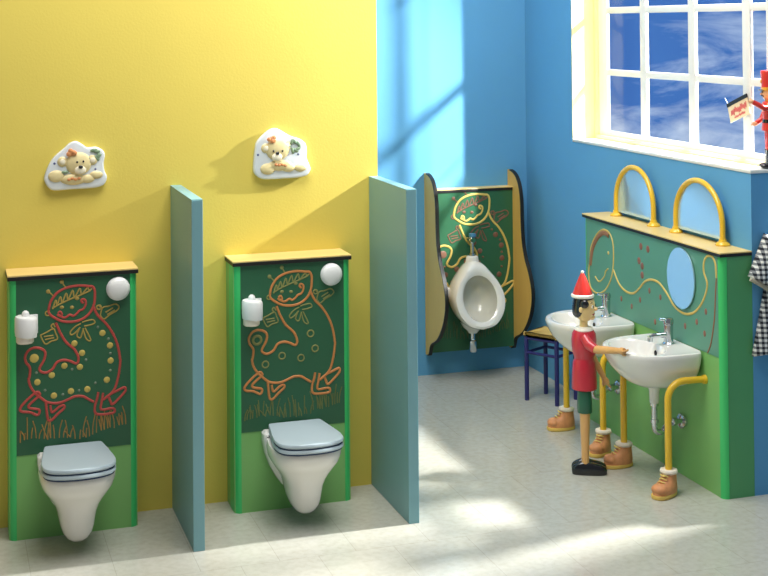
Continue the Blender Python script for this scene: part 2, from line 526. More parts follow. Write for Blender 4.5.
win = bpy.data.objects.new('window_1', None)
COL.objects.link(win)
win.location = (XGL, 0.22, SILL)
struct(win)
def wloc(mb):
    bmesh.ops.translate(mb.bm, vec=(-XGL, -0.22, -SILL), verts=mb.bm.verts)
    return mb
s = MB()
s.box(XR - 0.004, XR + 0.165, YC - 0.004, 1.079, SILL - 0.016, SILL, 0.003)
s.box(XR + 0.165, 3.22, YC - 0.004, YC + 0.3, SILL - 0.016, SILL, 0.003)
obj('window_sill', wloc(s), M['white_paint'], win)
fr = MB()
fr.box(XGL - 0.004, XGL + 0.012, 0.944, 1.05, SILL, 3.15, 0.003)
fr.box(XGL - 0.004, XGL + 0.012, -0.632, -0.612, SILL, 3.15, 0.003)
fr.box(XGL - 0.004, XGL + 0.012, -0.612, 0.944, SILL, 1.488, 0.003)
fr.box(XGL - 0.004, XGL + 0.012, -0.612, 0.944, 3.07, 3.15, 0.003)
obj('window_frame', wloc(fr), M['white_paint'], win)
st = MB().box(XGL - 0.02, XGL + 0.05, 1.0505, 1.079, SILL, 3.15, 0.002)
obj('frame_stop', wloc(st), M['cream_paint'], win)
st = MB().box(XGL - 0.03, XGL - 0.005, -0.632, 1.04, SILL, SILL + 0.022, 0.004)
obj('sill_bead', wloc(st), M['cream_paint'], win)
ys = [0.53, 0.035, -0.452]
zs = [1.815, 2.163, 2.80]
for y in ys:
    b_ = MB().box(XGL - 0.006, XGL + 0.012, y - 0.033, y + 0.033, 1.486, 3.072, 0.004)
    obj('glazing_bar', wloc(b_), M['white_paint'], win)
for z in zs:
    b_ = MB().box(XGL - 0.004, XGL + 0.010, -0.613, 0.945, z - 0.018, z + 0.018, 0.004)
    obj('glazing_bar', wloc(b_), M['white_paint'], win)
yb = [0.944, 0.53, 0.035, -0.452, -0.612]
zb = [1.488, 1.815, 2.163, 2.80, 3.07]
for i in range(4):
    for j in range(4):
        g = MB().box(XGL + 0.004, XGL + 0.007, yb[i + 1], yb[i], zb[j], zb[j + 1])
        obj('pane', wloc(g), M['glass'], win, smooth=False)

# ---------------------------------------------------------------- partitions
for x, lab in ((0.1896, 'teal partition slab between the two toilet cubicles'),
               (1.0991, 'teal partition slab at the end of the yellow wall, right of the second toilet')):
    t = thing('cubicle_partition', lab, 'partition', (x + 0.0225, -0.264, 0), 0, 'teal cubicle partitions')
    obj('partition_board', MB().box(-0.0225, 0.0225, -0.2585, 0.264, 0, 1.399, 0.002), M['teal'], t, smooth=False)
    obj('edge_band', MB().box(-0.0228, 0.0228, -0.264, -0.2585, 0, 1.40, 0.0015), M['teal_edge'], t, smooth=False)
    obj('top_band', MB().box(-0.0228, 0.0228, -0.2585, 0.2635, 1.399, 1.402), M['teal_edge'], t, smooth=False)

# ---------------------------------------------------------------- line drawings
def ribbon(mb, pts, fn, r, closed=False, sm=5):
    P = spline([(a, b, 0) for a, b in pts], sm, closed)
    if closed:
        P = P + P[:2]
    n = len(P)
    rings = []
    for i in range(n):
        a, b = P[max(i - 1, 0)], P[min(i + 1, n - 1)]
        d = Vector((b[0] - a[0], b[1] - a[1]))
        d = d.normalized() if d.length > 1e-9 else Vector((1, 0))
        nx, ny = -d.y, d.x
        ring = []
        for k in (-1.0, -0.6, 0.0, 0.6, 1.0):
            h = r * 0.55 * math.sqrt(max(0, 1 - k * k)) + 0.0004
            if abs(k) == 1.0:
                h = -0.0004
            ring.append(fn(P[i][0] + nx * r * k, P[i][1] + ny * r * k, h))
        rings.append(ring)
    mb.loft(rings)
    return mb

def dot(mb, c, fn, r, asp=1.0):
    rings = []
    for k, h in ((1.0, -0.0004), (0.85, 0.25), (0.5, 0.45), (0.1, 0.5)):
        rings.append([fn(c[0] + r * k * math.cos(2 * PI * i / 14), c[1] + r * k * asp * math.sin(2 * PI * i / 14),
                         h if h < 0 else h * min(r, 0.008) * 0.7) for i in range(14)])
    mb.loft(rings)
    return mb

def ringline(mb, c, fn, R, r):
    return ribbon(mb, [(c[0] + R * math.cos(2 * PI * i / 12), c[1] + R * math.sin(2 * PI * i / 12)) for i in range(12)], fn, r, True, 2)

def creature(fn, par, body, detail, spot, dots, kind):
    """the smiling caterpillar drawing, u from the panel's left edge, v up"""
    o = MB()
    ribbon(o, D['head'][0], fn, 0.0055, True)
    for l in D['body']:
        ribbon(o, l, fn, 0.0055)
    par = obj('caterpillar_outline', o, body, par)
    o = MB()
    for l in D['hands'][:4]:
        ribbon(o, l, fn, 0.0032)
    obj('hand_drawing', o, detail, par)
    o = MB()
    for l in D['hands'][4:8]:
        ribbon(o, l, fn, 0.0032)
    obj('hand_drawing', o, detail, par)
    o = MB()
    for l in D['hands'][8:]:
        ribbon(o, l, fn, 0.0032)
    obj('bow_drawing', o, detail, par)
    for l, c in zip(D['ant'], D['antdot']):
        o = MB()
        ribbon(o, l, fn, 0.003)
        dot(o, c, fn, 0.009)
        obj('feeler_drawing', o, detail, par)
    for c in D['ears']:
        obj('ear_drawing', ringline(MB(), c, fn, 0.009, 0.003), detail, par)
    for nm, c in zip(('eye_drawing', 'eye_drawing', 'nose_drawing'), D['eyes']):
        obj(nm, dot(MB(), c, fn, 0.009, 0.8), detail, par)
    o = MB()
    ribbon(o, D['hair'][0], fn, 0.0034)
    ribbon(o, D['hair'][1], fn, 0.0034)
    obj('hair_drawing', o, detail, par)
    obj('smile_drawing', ribbon(MB(), D['mouth'][0], fn, 0.0048), body, par)
    if kind == 'rings':
        for c in D['rings']:
            obj('ring_spot', ringline(MB(), c, fn, 0.014, 0.0034), spot, par)
        obj('tail_spot', ringline(MB(), D['tail'][0], fn, 0.018, 0.006), spot, par)
    else:
        for c in D['spots']:
            obj('round_spot', dot(MB(), c, fn, 0.0135), spot, par)
        obj('tail_spot', dot(MB(), D['tail'][0], fn, 0.019), spot, par)
    if dots:
        for c in D['dots']:
            obj('small_dot', dot(MB(), c, fn, 0.006), dots, par)

def grass(fn, par, m, u0, u1, v0, seed, hmul=1.0):
    rnd = random.Random(seed)
    o = MB()
    u = u0
    while u < u1:
        h = (0.035 + 0.055 * rnd.random()) * hmul
        l = (rnd.random() - 0.5) * 0.03
        base = v0 + 0.012 * math.sin(u * 17) + 0.012 * rnd.random() + 0.028 * (u - u0) / (u1 - u0)
        ribbon(o, [(u, base), (u + l * 0.2, base + h * 0.5), (u + l, base + h)], fn, 0.0026, False, 3)
        if rnd.random() < 0.45:
            ribbon(o, [(u, base), (u - l * 0.5 - 0.006, base + h * 0.35), (u - l - 0.012, base + h * 0.75)], fn, 0.0026, False, 3)
        u += 0.009 + 0.012 * rnd.random()
    g = obj('grass_drawing', o, m, par)
    g['kind'] = 'stuff'

# ---------------------------------------------------------------- toilet panels
W = 0.524
def quarter_post(x_out, s, y_front, r, z0, z1):
    """vertical post with a rounded outer front corner; s=+1 when the post's outer side is left"""
    ring = []
    for k in range(7):
        a = PI / 2 * k / 6
        ring.append((x_out + s * (r - r * math.cos(a)), y_front + r - r * math.sin(a)))
    ring += [(x_out + s * r, y_front + 0.10), (x_out, y_front + 0.10)]
    mb = MB()
    mb.loft([[(x, y, z0) for x, y in ring], [(x, y, z1) for x, y in ring]])
    return mb

def toilet_panel(x, label, body, detail, spot, dots, kind, gm, seed):
    t = thing('toilet_panel', label, 'wall panel', (x, 0, 0), 0, 'green toilet panels')
    obj('casing', MB().box(0.002, W - 0.002, -TP + 0.012, -0.001, 0, HP - 0.022), M['green'], t, smooth=False)
    obj('lower_board', MB().box(0.029, W - 0.029, -TP + 0.001, -TP + 0.012, 0, 0.344), M['green'], t, smooth=False)
    obj('drawing_board', MB().box(0.029, W - 0.029, -TP - 0.001, -TP + 0.012, 0.344, HP - 0.022), M['board'], t, smooth=False)
    obj('corner_post', quarter_post(0.001, 1, -TP - 0.002, 0.029, 0, HP - 0.022), M['post'], t)
    obj('corner_post', quarter_post(W - 0.001, -1, -TP - 0.002, 0.029, 0, HP - 0.022), M['post'], t)
    obj('ledge_edge', MB().box(-0.004, W + 0.004, -TP - 0.012, -0.001, HP - 0.022, HP - 0.006, 0.002), M['black'], t, smooth=False)
    obj('ledge_top', MB().box(-0.004, W + 0.004, -TP - 0.012, -0.001, HP - 0.006, HP, 0.001), M['ledge'], t, smooth=False)
    fn = lambda u, v, h: (u, -TP - 0.001 - h, v)
    creature(fn, t, body, detail, spot, dots, kind)
    grass(fn, t, gm, 0.045, W - 0.045, 0.385, seed)
    return t

toilet_panel(-0.504, 'left green toilet panel with a red caterpillar drawing and gold spots', M['line_red'], M['line_tan'], M['spot_tan'], M['dot_grey'], 'dots', M['grass_line'], 3)
toilet_panel(0.4316, 'right green toilet panel with an orange caterpillar drawing and ring spots', M['line_orange'], M['line_olive'], M['line_olive'], None, 'rings', M['grass_olive'], 8)

# ---------------------------------------------------------------- toilets
def dshape(yb, yf, w, z, n=40, e=2.6, back=0.8):
    """closed D-like ring, squarer at the back (wall side), local y negative forward"""
    yc = yb + (yf - yb) * 0.45
    ring = []
    for k in range(n):
        a = 2 * PI * k / n
        c, s = math.cos(a), math.sin(a)
        if s >= 0:     # front
            ee = e
            x = w * math.copysign(abs(c) ** (2 / ee), c)
            y = yc + (yf - yc) * abs(s) ** (2 / ee)
        else:
            ee = 4.5
            q = abs(s) ** (2 / ee)
            x = w * math.copysign(abs(c) ** (2 / ee), c) * (1 - (1 - back) * q)
            y = yc + (yb - yc) * q
        ring.append((x, y, z))
    return ring

LID = [(0.0, 0.0), (0.09, 0.0), (0.116, -0.002), (0.123, -0.012), (0.134, -0.09), (0.1475, -0.19), (0.150, -0.24), (0.143, -0.285), (0.122, -0.315), (0.085, -0.334), (0.045, -0.343), (0.0, -0.346)]
def lid_ring(z, inset=0.0, yshift=0.0, n=0):
    half = spline([(a, b, 0) for a, b in LID], 4)
    pts = [(p[0], p[1]) for p in half] + [(-p[0], p[1]) for p in half[-2:0:-1]]
    sx = (0.150 - inset) / 0.150 * 0.965
    sy = (0.346 - inset) / 0.346
    return [(x * sx, y * sy + yshift, z) for x, y in pts]

def make_toilet(x, label):
    t = thing('wall_hung_toilet', label, 'toilet', (x, -TP - 0.002, 0), 0, 'wall hung child toilets')
    lv = [(0.330, 0, -0.344, 0.148, .86), (0.322, 0, -0.349, 0.151, .86), (0.30, 0, -0.347, 0.150, .90), (0.27, 0, -0.336, 0.141, .95), (0.245, 0, -0.315, 0.127, .98),
          (0.22, 0, -0.297, 0.110, 1.0), (0.195, 0, -0.284, 0.094, 1.0), (0.165, -0.005, -0.272, 0.081, .9), (0.135, -0.03, -0.264, 0.074, .92), (0.105, -0.06, -0.256, 0.068, .95),
          (0.08, -0.085, -0.247, 0.060, .95), (0.06, -0.11, -0.234, 0.047, .95), (0.048, -0.13, -0.22, 0.032, .95), (0.043, -0.15, -0.20, 0.012, .95)]
    mb = MB()
    mb.loft([dshape(a[1], a[2], a[3], a[0], 44, 2.7, a[4]) for a in lv])
    fl = [(0.134, 0.350), (0.145, 0.340), (0.145, 0.31), (0.136, 0.26), (0.115, 0.20), (0.090, 0.155), (0.066, 0.120), (0.035, 0.100), (0.0, 0.094)]
    fl = fl + [(-a, b) for a, b in fl[-2::-1]]
    mb.prism(fl, lambda u, v, h: (u, -h, v), 0.0, 0.055, 0.02)
    obj('bowl', mb, M['ceramic'], t)
    def plate(z0, z1, inset, bev):
        q = MB()
        q.loft([lid_ring(z0, inset + bev, -0.014), lid_ring(z0 + bev, inset, -0.014), lid_ring(z1 - bev, inset, -0.014), lid_ring(z1 - bev * 0.3, inset + bev * 0.4, -0.014), lid_ring(z1, inset + bev * 1.3, -0.014)])
        return q
    obj('seat_gap_shade', plate(0.330, 0.337, 0.005, 0.001), M['gap'], t)  # solid dark plate standing for the shadow gap, likewise under the lid
    obj('seat', plate(0.337, 0.353, 0.0, 0.004), M['seat_blue'], t)
    obj('lid_gap_shade', plate(0.353, 0.358, 0.004, 0.001), M['gap'], t)
    obj('lid', plate(0.358, 0.377, 0.0, 0.006), M['seat_blue'], t)
    for s in (-1, 1):
        obj('hinge', MB().lathe([(0.0, -0.02), (0.009, -0.02), (0.009, 0.02), (0.0, 0.02)], (s * 0.085, -0.012, 0.366), 14, 'x'), M['plastic'], t)
    return t
make_toilet(-0.248, 'white wall hung toilet with pale blue lid on the red caterpillar panel')
make_toilet(0.694, 'white wall hung toilet with pale blue lid on the orange caterpillar panel')

# paper holders and round dispensers on the boards
def make_holder(x, label):
    t = thing('paper_holder', label, 'paper holder', (x, -TP - 0.002, 0.81), 0, 'white holders on the panels')
    mb = MB()
    # body: rounded front shell open below, sloping top
    rings = []
    for z, r, yy in ((0.028, 0.036, -0.046), (0.03, 0.043, -0.046), (0.05, 0.045, -0.047), (0.10, 0.045, -0.047), (0.108, 0.042, -0.046), (0.112, 0.034, -0.045)):
        ring = []
        for k in range(24):
            a = 2 * PI * k / 24
            px, py = r * math.cos(a), -r * math.sin(a)
            if py > 0:
                py *= 0.95
            ring.append((px, yy + py, z + px * -0.10))
        rings.append(ring)
    mb.loft(rings)
    obj('shell', mb, M['plastic'], t)
    obj('roll', MB().lathe([(0.0, 0.004), (0.030, 0.003), (0.035, 0.008), (0.036, 0.034), (0.0, 0.036)], (-0.004, -0.047, 0), 24), M['cuff'], t)
    obj('cap', MB().lathe([(0.016, 0.108), (0.016, 0.118), (0.013, 0.128), (0.006, 0.134), (0.0, 0.135)], (-0.002, -0.046, 0), 16), M['plastic'], t)
    obj('back_plate', MB().box(-0.026, 0.05, -0.006, 0, 0.03, 0.108, 0.002), M['plastic'], t)
    return t
make_holder(-0.437, 'white paper holder at the left edge of the red caterpillar board')
make_holder(0.503, 'white paper holder at the left edge of the orange caterpillar board')

def make_disc(x, z, label):
    t = thing('flush_button', label, 'button', (x, -TP - 0.002, z), 0, 'round white buttons')
    obj('dome', MB().lathe([(0.040, 0.0), (0.047, -0.004), (0.047, -0.014), (0.043, -0.022), (0.034, -0.028), (0.02, -0.032), (0.006, -0.0335), (0.0, -0.0335)], (0, 0, 0), 36, 'y'), M['plastic'], t)
    obj('rim', MB().lathe([(0.045, 0.0), (0.049, 0.0), (0.049, -0.007), (0.045, -0.009)], (0, 0, 0), 36, 'y'), M['plastic'], t)
    return t
make_disc(-0.060, 1.0, 'round white dome button in the corner of the red caterpillar board')
make_disc(0.868, 1.0, 'round white dome button in the corner of the orange caterpillar board')

# ---------------------------------------------------------------- bear plaques
def make_plaque(key, bk, label):
    (cx, cz), poly = D[key]
    t = thing('bear_plaque', label, 'wall plaque', (cx, 0, cz), 0, 'ceramic bear plaques')
    P = [(a, b) for a, b, _ in spline([(a, b, 0) for a, b in poly], 4, True)]
    fn = lambda u, v, h: (u, -h, v)
    obj('plaque_base', MB().prism(P, fn, 0.001, 0.026, 0.009), M['plaque'], t)
    q = D[bk]
    y = -0.026
    head, e1, e2, muz, nose, pawl, belly, pawm, pawr, flo, leaf, ey1, ey2, d1, d2 = q
    h = MB()
    h.ball((head[0], y, head[1]), 0.052, 1.05, 0.32, 0.95)
    h.ball((e1[0], y, e1[1]), 0.022, 1, 0.4, 1)
    h.ball((e2[0], y, e2[1]), 0.022, 1, 0.4, 1)
    h.ball((pawl[0], y, pawl[1]), 0.030, 1.15, 0.35, 0.85)
    h.ball((belly[0], y, belly[1]), 0.040, 1.4, 0.28, 0.6)
    h.ball((pawm[0], y, pawm[1]), 0.026, 1.2, 0.38, 0.7)
    h.ball((pawr[0], y, pawr[1]), 0.024, 1.2, 0.38, 0.7)
    bear = obj('bear', h, M['bear'], t)
    h = MB()
    h.ball((muz[0], y - 0.014, muz[1]), 0.022, 1.1, 0.4, 0.85)
    br = obj('muzzle', h, M['bear_light'], bear)
    h = MB()
    h.ball((e1[0], y - 0.007, e1[1]), 0.012, 1, 0.3, 1)
    h.ball((e2[0], y - 0.007, e2[1]), 0.012, 1, 0.3, 1)
    pieces('inner_ear', h, M['bear_light'], bear)
    h = MB()
    h.ball((nose[0], y - 0.022, nose[1]), 0.0085, 1.1, 0.6, 0.85)
    obj('nose', h, M['doll_black'], bear)
    h = MB()
    h.ball((ey1[0], y - 0.016, ey1[1]), 0.0045, 1, 0.6, 1)
    h.ball((ey2[0], y - 0.016, ey2[1]), 0.0045, 1, 0.6, 1)
    pieces('eye', h, M['doll_black'], bear)
    rnd = random.Random(5 if key == 'pl1' else 9)
    h = MB()
    for k in range(7):
        a = rnd.random() * 6.28
        h.ball((flo[0] + 0.02 * math.cos(a) * rnd.random(), y - 0.010 - 0.004 * rnd.random(), flo[1] + 0.008 * math.sin(a)), 0.011, 1, 0.5, 0.9, 10)
    for k in range(4):
        h.ball((belly[0] - 0.02 + 0.014 * k, y - 0.011, belly[1] + 0.006 * rnd.random()), 0.008, 1, 0.5, 0.8, 10)
    pieces('flower', h, M['orange_glaze'], t)
    h = MB()
    for k in range(8):
        a = rnd.random() * 6.28
        h.ball((leaf[0] + 0.026 * math.cos(a), y - 0.002, leaf[1] + 0.020 * math.sin(a)), 0.013, 1.2, 0.4, 0.6, 10, Matrix.Rotation(rnd.random() * 3, 4, 'Y'))
    h.ball((pawl[0] + 0.036, y - 0.004, pawl[1] + 0.016), 0.012, 1.3, 0.4, 0.6, 10)
    pieces('leaf', h, M['green_glaze'], t)
    h = MB()
    h.ball((d1[0], y + 0.001, d1[1]), 0.0055, 1, 0.6, 1, 10)
    h.ball((d2[0], y + 0.001, d2[1]), 0.0050, 1, 0.6, 1, 10)
    pieces('blue_bud', h, M['blue_glaze'], t)
make_plaque('pl1', 'b1', 'white bear plaque on the yellow wall above the red caterpillar panel')
make_plaque('pl2', 'b2', 'white bear plaque on the yellow wall above the orange caterpillar panel')

# ---------------------------------------------------------------- urinal panel
t = thing('scalloped_panel', 'dark green panel with wavy wooden side boards behind the urinal', 'wall panel', (2.255, YB, 0))
UL, UR = 1.985 - 2.255, 2.525 - 2.255
obj('drawing_board', MB().box(UL + 0.02, UR, -0.075, -0.001, 0.148, 1.088), M['board'], t, smooth=False)
obj('ledge', MB().box(UL + 0.02, UR, -0.080, -0.001, 1.088, 1.104, 0.002), M['black'], t, smooth=False)
obj('ledge_top', MB().box(UL + 0.02, UR, -0.080, -0.001, 1.104, 1.109, 0.001), M['ledge'], t, smooth=False)
prof = [(0.0, 0.125), (0.03, 0.127), (0.052, 0.135), (0.066, 0.16), (0.08, 0.19), (0.112, 0.212), (0.16, 0.232), (0.21, 0.262), (0.26, 0.31), (0.305, 0.37), (0.335, 0.44), (0.342, 0.50), (0.33, 0.56), (0.295, 0.63), (0.245, 0.70), (0.212, 0.78), (0.198, 0.86), (0.192, 0.95), (0.188, 1.04), (0.165, 1.12), (0.125, 1.17), (0.075, 1.195), (0.03, 1.203), (0.0, 1.204)]
P = [(a, b) for a, b in prof]
Ps = [(0.0, 0.125)] + [(a, b) for a, b, _ in spline([(a, b, 0) for a, b in prof[1:-1]], 4)] + [(0.0, 1.204)]
for x0, x1 in ((UL, UL + 0.02), (UR, UR + 0.02)):
    fn = lambda u, v, h: (h, -u - 0.001, v)
    obj('side_board', MB().prism(Ps, fn, x0, x1), M['wood'], t, smooth=False)
    e = MB()
    rings = []
    for u, v in Ps[1:-1]:
        pass
    n = len(Ps)
    for i in range(1, n - 1):
        a, b = Ps[i - 1], Ps[i + 1]
        d = Vector((b[0] - a[0], b[1] - a[1])).normalized()
        nx, ny = d.y, -d.x
        u, v = Ps[i]
        rings.append([(x0 - 0.0006, -(u - nx * 0.003) - 0.001, v - ny * 0.003), (x0 - 0.0006, -(u + nx * 0.004) - 0.001, v + ny * 0.004),
                      (x1 + 0.0006, -(u + nx * 0.004) - 0.001, v + ny * 0.004), (x1 + 0.0006, -(u - nx * 0.003) - 0.001, v - ny * 0.003)])
    e.loft(rings)
    obj('edge_band', e, M['black'], t, smooth=False)
fn = lambda u, v, h: (0.005 + (u - 0.255) * 1.22, -0.076 - h, 0.98 + (v - 0.947) * 1.22)
creature(fn, t, M['line_yellow'], M['spot_brown'], M['spot_brown'], M['spot_brown'], 'dots')
grass(fn, t, M['grass_dim'], 0.055, 0.455, 0.31, 15)

# urinal
t = thing('urinal', 'white ceramic urinal with oval opening on the dark green panel', 'urinal', (2.234, YB - 0.078, 0))
def oval(cx, cy, cz, rx, rz, tilt, n=40, egg=0.0, sq=2.0):
    """oval ring in a plane leaning back by tilt"""
    out = []
    for k in range(n):
        a = 2 * PI * k / n
        c, s = math.cos(a), math.sin(a)
        u = rx * math.copysign(abs(c) ** (2 / sq), c) * (1 - egg * s)
        v = rz * math.copysign(abs(s) ** (2 / sq), s)
        out.append((cx + u, cy + v * math.sin(tilt), cz + v * math.cos(tilt)))
    return out
mb = MB()
half = spline([(0.0, 0.205, 0), (0.045, 0.192, 0), (0.092, 0.142, 0), (0.138, 0.075, 0), (0.160, 0.005, 0), (0.152, -0.065, 0), (0.120, -0.125, 0), (0.072, -0.166, 0), (0.0, -0.182, 0)], 4)
prof_u = [(p[0], p[1]) for p in half] + [(-p[0], p[1]) for p in half[-2:0:-1]]
NU = len(prof_u)
def uring(k, y, zc, tilt, round_=0.0, rx=0.0, rz=0.0):
    out = []
    for i, (u, v) in enumerate(prof_u):
        a = PI / 2 - 2 * PI * i / NU
        uu = u * k * (1 - round_) + rx * math.cos(a) * round_
        vv = v * k * (1 - round_) + rz * math.sin(a) * round_
        out.append((uu, y + vv * math.sin(tilt), zc + vv * math.cos(tilt)))
    return out
ZC = 0.497
mb.loft([uring(0.80, 0.0, ZC, 0.0), uring(0.90, -0.03, ZC, 0.04), uring(0.98, -0.09, ZC - 0.004, 0.12), uring(1.0, -0.14, ZC - 0.008, 0.2), uring(0.99, -0.175, ZC - 0.010, 0.26), uring(0.95, -0.190, ZC - 0.011, 0.28),
         uring(0.90, -0.194, ZC - 0.012, 0.29, 0.35, 0.118, 0.150), uring(0.85, -0.188, ZC - 0.012, 0.29, 0.8, 0.110, 0.140), uring(0.8, -0.182, ZC - 0.012, 0.29, 1.0, 0.106, 0.135)], cap0=True, cap1=False)
mb.loft([oval(0, -0.04, 0.62, 0.085, 0.03, PI / 2), oval(0, -0.055, 0.655, 0.056, 0.034, PI / 2), oval(0, -0.06, 0.685, 0.040, 0.034, PI / 2), oval(0, -0.06, 0.712, 0.036, 0.032, PI / 2), oval(0, -0.06, 0.718, 0.030, 0.026, PI / 2)])
mb.loft([oval(0, -0.06, 0.262, 0.026, 0.024, PI / 2), oval(0, -0.065, 0.28, 0.038, 0.034, PI / 2), oval(0, -0.075, 0.30, 0.064, 0.05, PI / 2), oval(0, -0.085, 0.33, 0.085, 0.07, PI / 2)])
mb.box(-0.185, -0.11, -0.06, 0, 0.475, 0.535, 0.012, 3)
obj('bowl', mb, M['ceramic'], t)
mb = MB()
mb.loft([uring(0.8, -0.1825, ZC - 0.012, 0.29, 1.0, 0.1065, 0.1355), uring(0.8, -0.15, ZC - 0.014, 0.29, 1.0, 0.101, 0.128), uring(0.8, -0.11, ZC - 0.018, 0.25, 1.0, 0.088, 0.112), uring(0.8, -0.08, ZC - 0.02, 0.2, 1.0, 0.06, 0.078), uring(0.8, -0.07, ZC - 0.022, 0.1, 1.0, 0.018, 0.025)], cap0=False, cap1=True)
obj('bowl_inside', mb, M['inner_grey'], t)
obj('inlet_pipe', MB().tube([(0, -0.06, 0.712), (0, -0.06, 0.80)], 0.012, 12).lathe([(0.0, 0.714), (0.019, 0.714), (0.019, 0.732), (0.0, 0.736)], (0, -0.06, 0), 16), M['chrome'], t)
obj('flush_valve', MB().tube([(0, 0.001, 0.812), (0, -0.085, 0.812)], 0.015, 14).ball((0, -0.06, 0.812), 0.022), M['chrome'], t)
obj('valve_knob', MB().lathe([(0.0, 0.826), (0.018, 0.828), (0.022, 0.834), (0.020, 0.848), (0.0, 0.852)], (0.004, -0.06, 0), 18), M['blue_knob'], t)
obj('drain_pipe', MB().lathe([(0.0, 0.150), (0.019, 0.150), (0.023, 0.16), (0.023, 0.215), (0.015, 0.222), (0.015, 0.27), (0.0, 0.27)], (0, -0.06, 0), 18), M['chrome'], t)

# ---------------------------------------------------------------- stool in the corner
A_, B_, C_ = Vector((2.333, 1.035)), Vector((2.487, 1.119)), Vector((2.440, 0.872))
ctr = (B_ + C_) / 2
t = thing('stool', 'low square wooden stool with navy tube legs in the blue corner', 'stool', (ctr.x, ctr.y, 0))
D_ = B_ + C_ - A_
legs = [A_ - ctr, B_ - ctr, D_ - ctr, C_ - ctr]
for l in legs:
    obj('leg', MB().tube([(l.x, l.y, 0), (l.x, l.y, 0.355)], 0.0125, 12), M['navy'], t)
for i in range(4):
    a, b = legs[i], legs[(i + 1) % 4]
    obj('rail', MB().tube([(a.x, a.y, 0.265), (b.x, b.y, 0.265)], 0.0085, 10), M['navy'], t)
    obj('seat_rail', MB().tube([(a.x, a.y, 0.345), (b.x, b.y, 0.345)], 0.009, 10), M['navy'], t)
pl = []
for l in legs:
    d = l.normalized()
    tt = Vector((-d.y, d.x))
    for k in (-1, 0, 1):
        p = l * (1.12 - (0.0 if k == 0 else 0.04)) + tt * 0.012 * k
        pl.append((p.x, p.y))
obj('seat', MB().prism(pl, lambda u, v, h: (u, v, h), 0.3615, 0.378, 0.003), M['wood'], t, smooth=False)
obj('seat_edge', MB().prism([(a * 1.004, b * 1.004) for a, b in pl], lambda u, v, h: (u, v, h), 0.3555, 0.3615), M['black'], t, smooth=False)

# ---------------------------------------------------------------- washbasin unit
Y0, Y1 = 0.634, YC
t = thing('washbasin_unit', 'long green washbasin unit with wavy line drawing along the blue right wall', 'washbasin unit', (XR, (Y0 + Y1) / 2, 0))
cy = (Y0 + Y1) / 2
dx = XG - XR
HC = 1.08
obj('casing', MB().box(dx + 0.012, -0.001, Y1 - cy + 0.003, Y0 - cy - 0.003, 0, HC - 0.02), M['green'], t, smooth=False)
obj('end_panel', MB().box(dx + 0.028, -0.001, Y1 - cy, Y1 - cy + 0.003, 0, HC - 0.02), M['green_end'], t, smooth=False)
obj('lower_board', MB().box(dx, dx + 0.012, Y1 - cy + 0.028, Y0 - cy - 0.028, 0, 0.614), M['green'], t, smooth=False)
obj('drawing_board', MB().box(dx - 0.002, dx + 0.012, Y1 - cy + 0.028, Y0 - cy - 0.028, 0.614, HC - 0.02), M['board2'], t, smooth=False)
def post2(yo, s):
    ring = []
    r = 0.028
    for k in range(7):
        a = PI / 2 * k / 6
        ring.append((dx - 0.002 + r - r * math.sin(a), yo + s * (r - r * math.cos(a))))
    ring += [(dx + 0.028, yo + s * r), (dx + 0.03, yo)]
    mb = MB()
    ring = [(dx - 0.002 + 0.028 - 0.028 * math.sin(PI / 2 * k / 6), yo + s * (0.028 - 0.028 * math.cos(PI / 2 * k / 6))) for k in range(7)] + [(dx + 0.026, yo + s * 0.028)]
    mb.loft([[(x, y, 0) for x, y in ring], [(x, y, HC - 0.02) for x, y in ring]])
    return mb
obj('corner_post', post2(Y1 - cy - 0.001, 1), M['post'], t)
obj('corner_post', post2(Y0 - cy + 0.001, -1), M['post'], t)
obj('ledge_edge', MB().box(dx - 0.010, -0.001, Y1 - cy - 0.004, Y0 - cy + 0.006, HC - 0.020, HC - 0.006, 0.002), M['black'], t, smooth=False)
obj('ledge_top', MB().box(dx - 0.010, -0.001, Y1 - cy - 0.004, Y0 - cy + 0.006, HC - 0.006, HC, 0.001), M['ledge'], t, smooth=False)
fn = lambda u, v, h: (dx - 0.002 - h, u - cy, v)
o = MB()
ribbon(o, D['s_head'], fn, 0.005, True)
ribbon(o, D['s_wave'], fn, 0.0062)
wv = obj('wave_drawing', o, M['line_yellow'], t)
obj('smile_drawing', ribbon(MB(), D['s_smile'], fn, 0.0045), M['line_yellow'], wv)
obj('eye_drawing', dot(MB(), D['s_eye'][0], fn, 0.010), M['line_yellow'], wv)
obj('hair_drawing', ribbon(MB(), D['s_hair'], fn, 0.013), M['hair_red'], wv)
obj('side_line', ribbon(MB(), D['s_side'], fn, 0.0045), M['hair_red'], wv)
for c in D['s_hearts']:
    obj('red_mark', dot(MB(), c, fn, 0.017, 1.1), M['heart_red'], t)
for c in D['s_dots']:
    obj('red_mark', dot(MB(), c, fn, 0.011, 1.4), M['heart_red'], t)
o = obj('oval_mirror', MB().lathe([(0.0, -0.012), (1.0, -0.012), (1.0, -0.006)], (0, 0, 0), 40, 'x', 0.122, 0.140), M['mirror'], t)
o.location = (dx + 0.0, -0.378 - cy, 0.912)
o.rotation_euler = (0, 0, 0)
o['label'] = 'oval mirror set in the board'

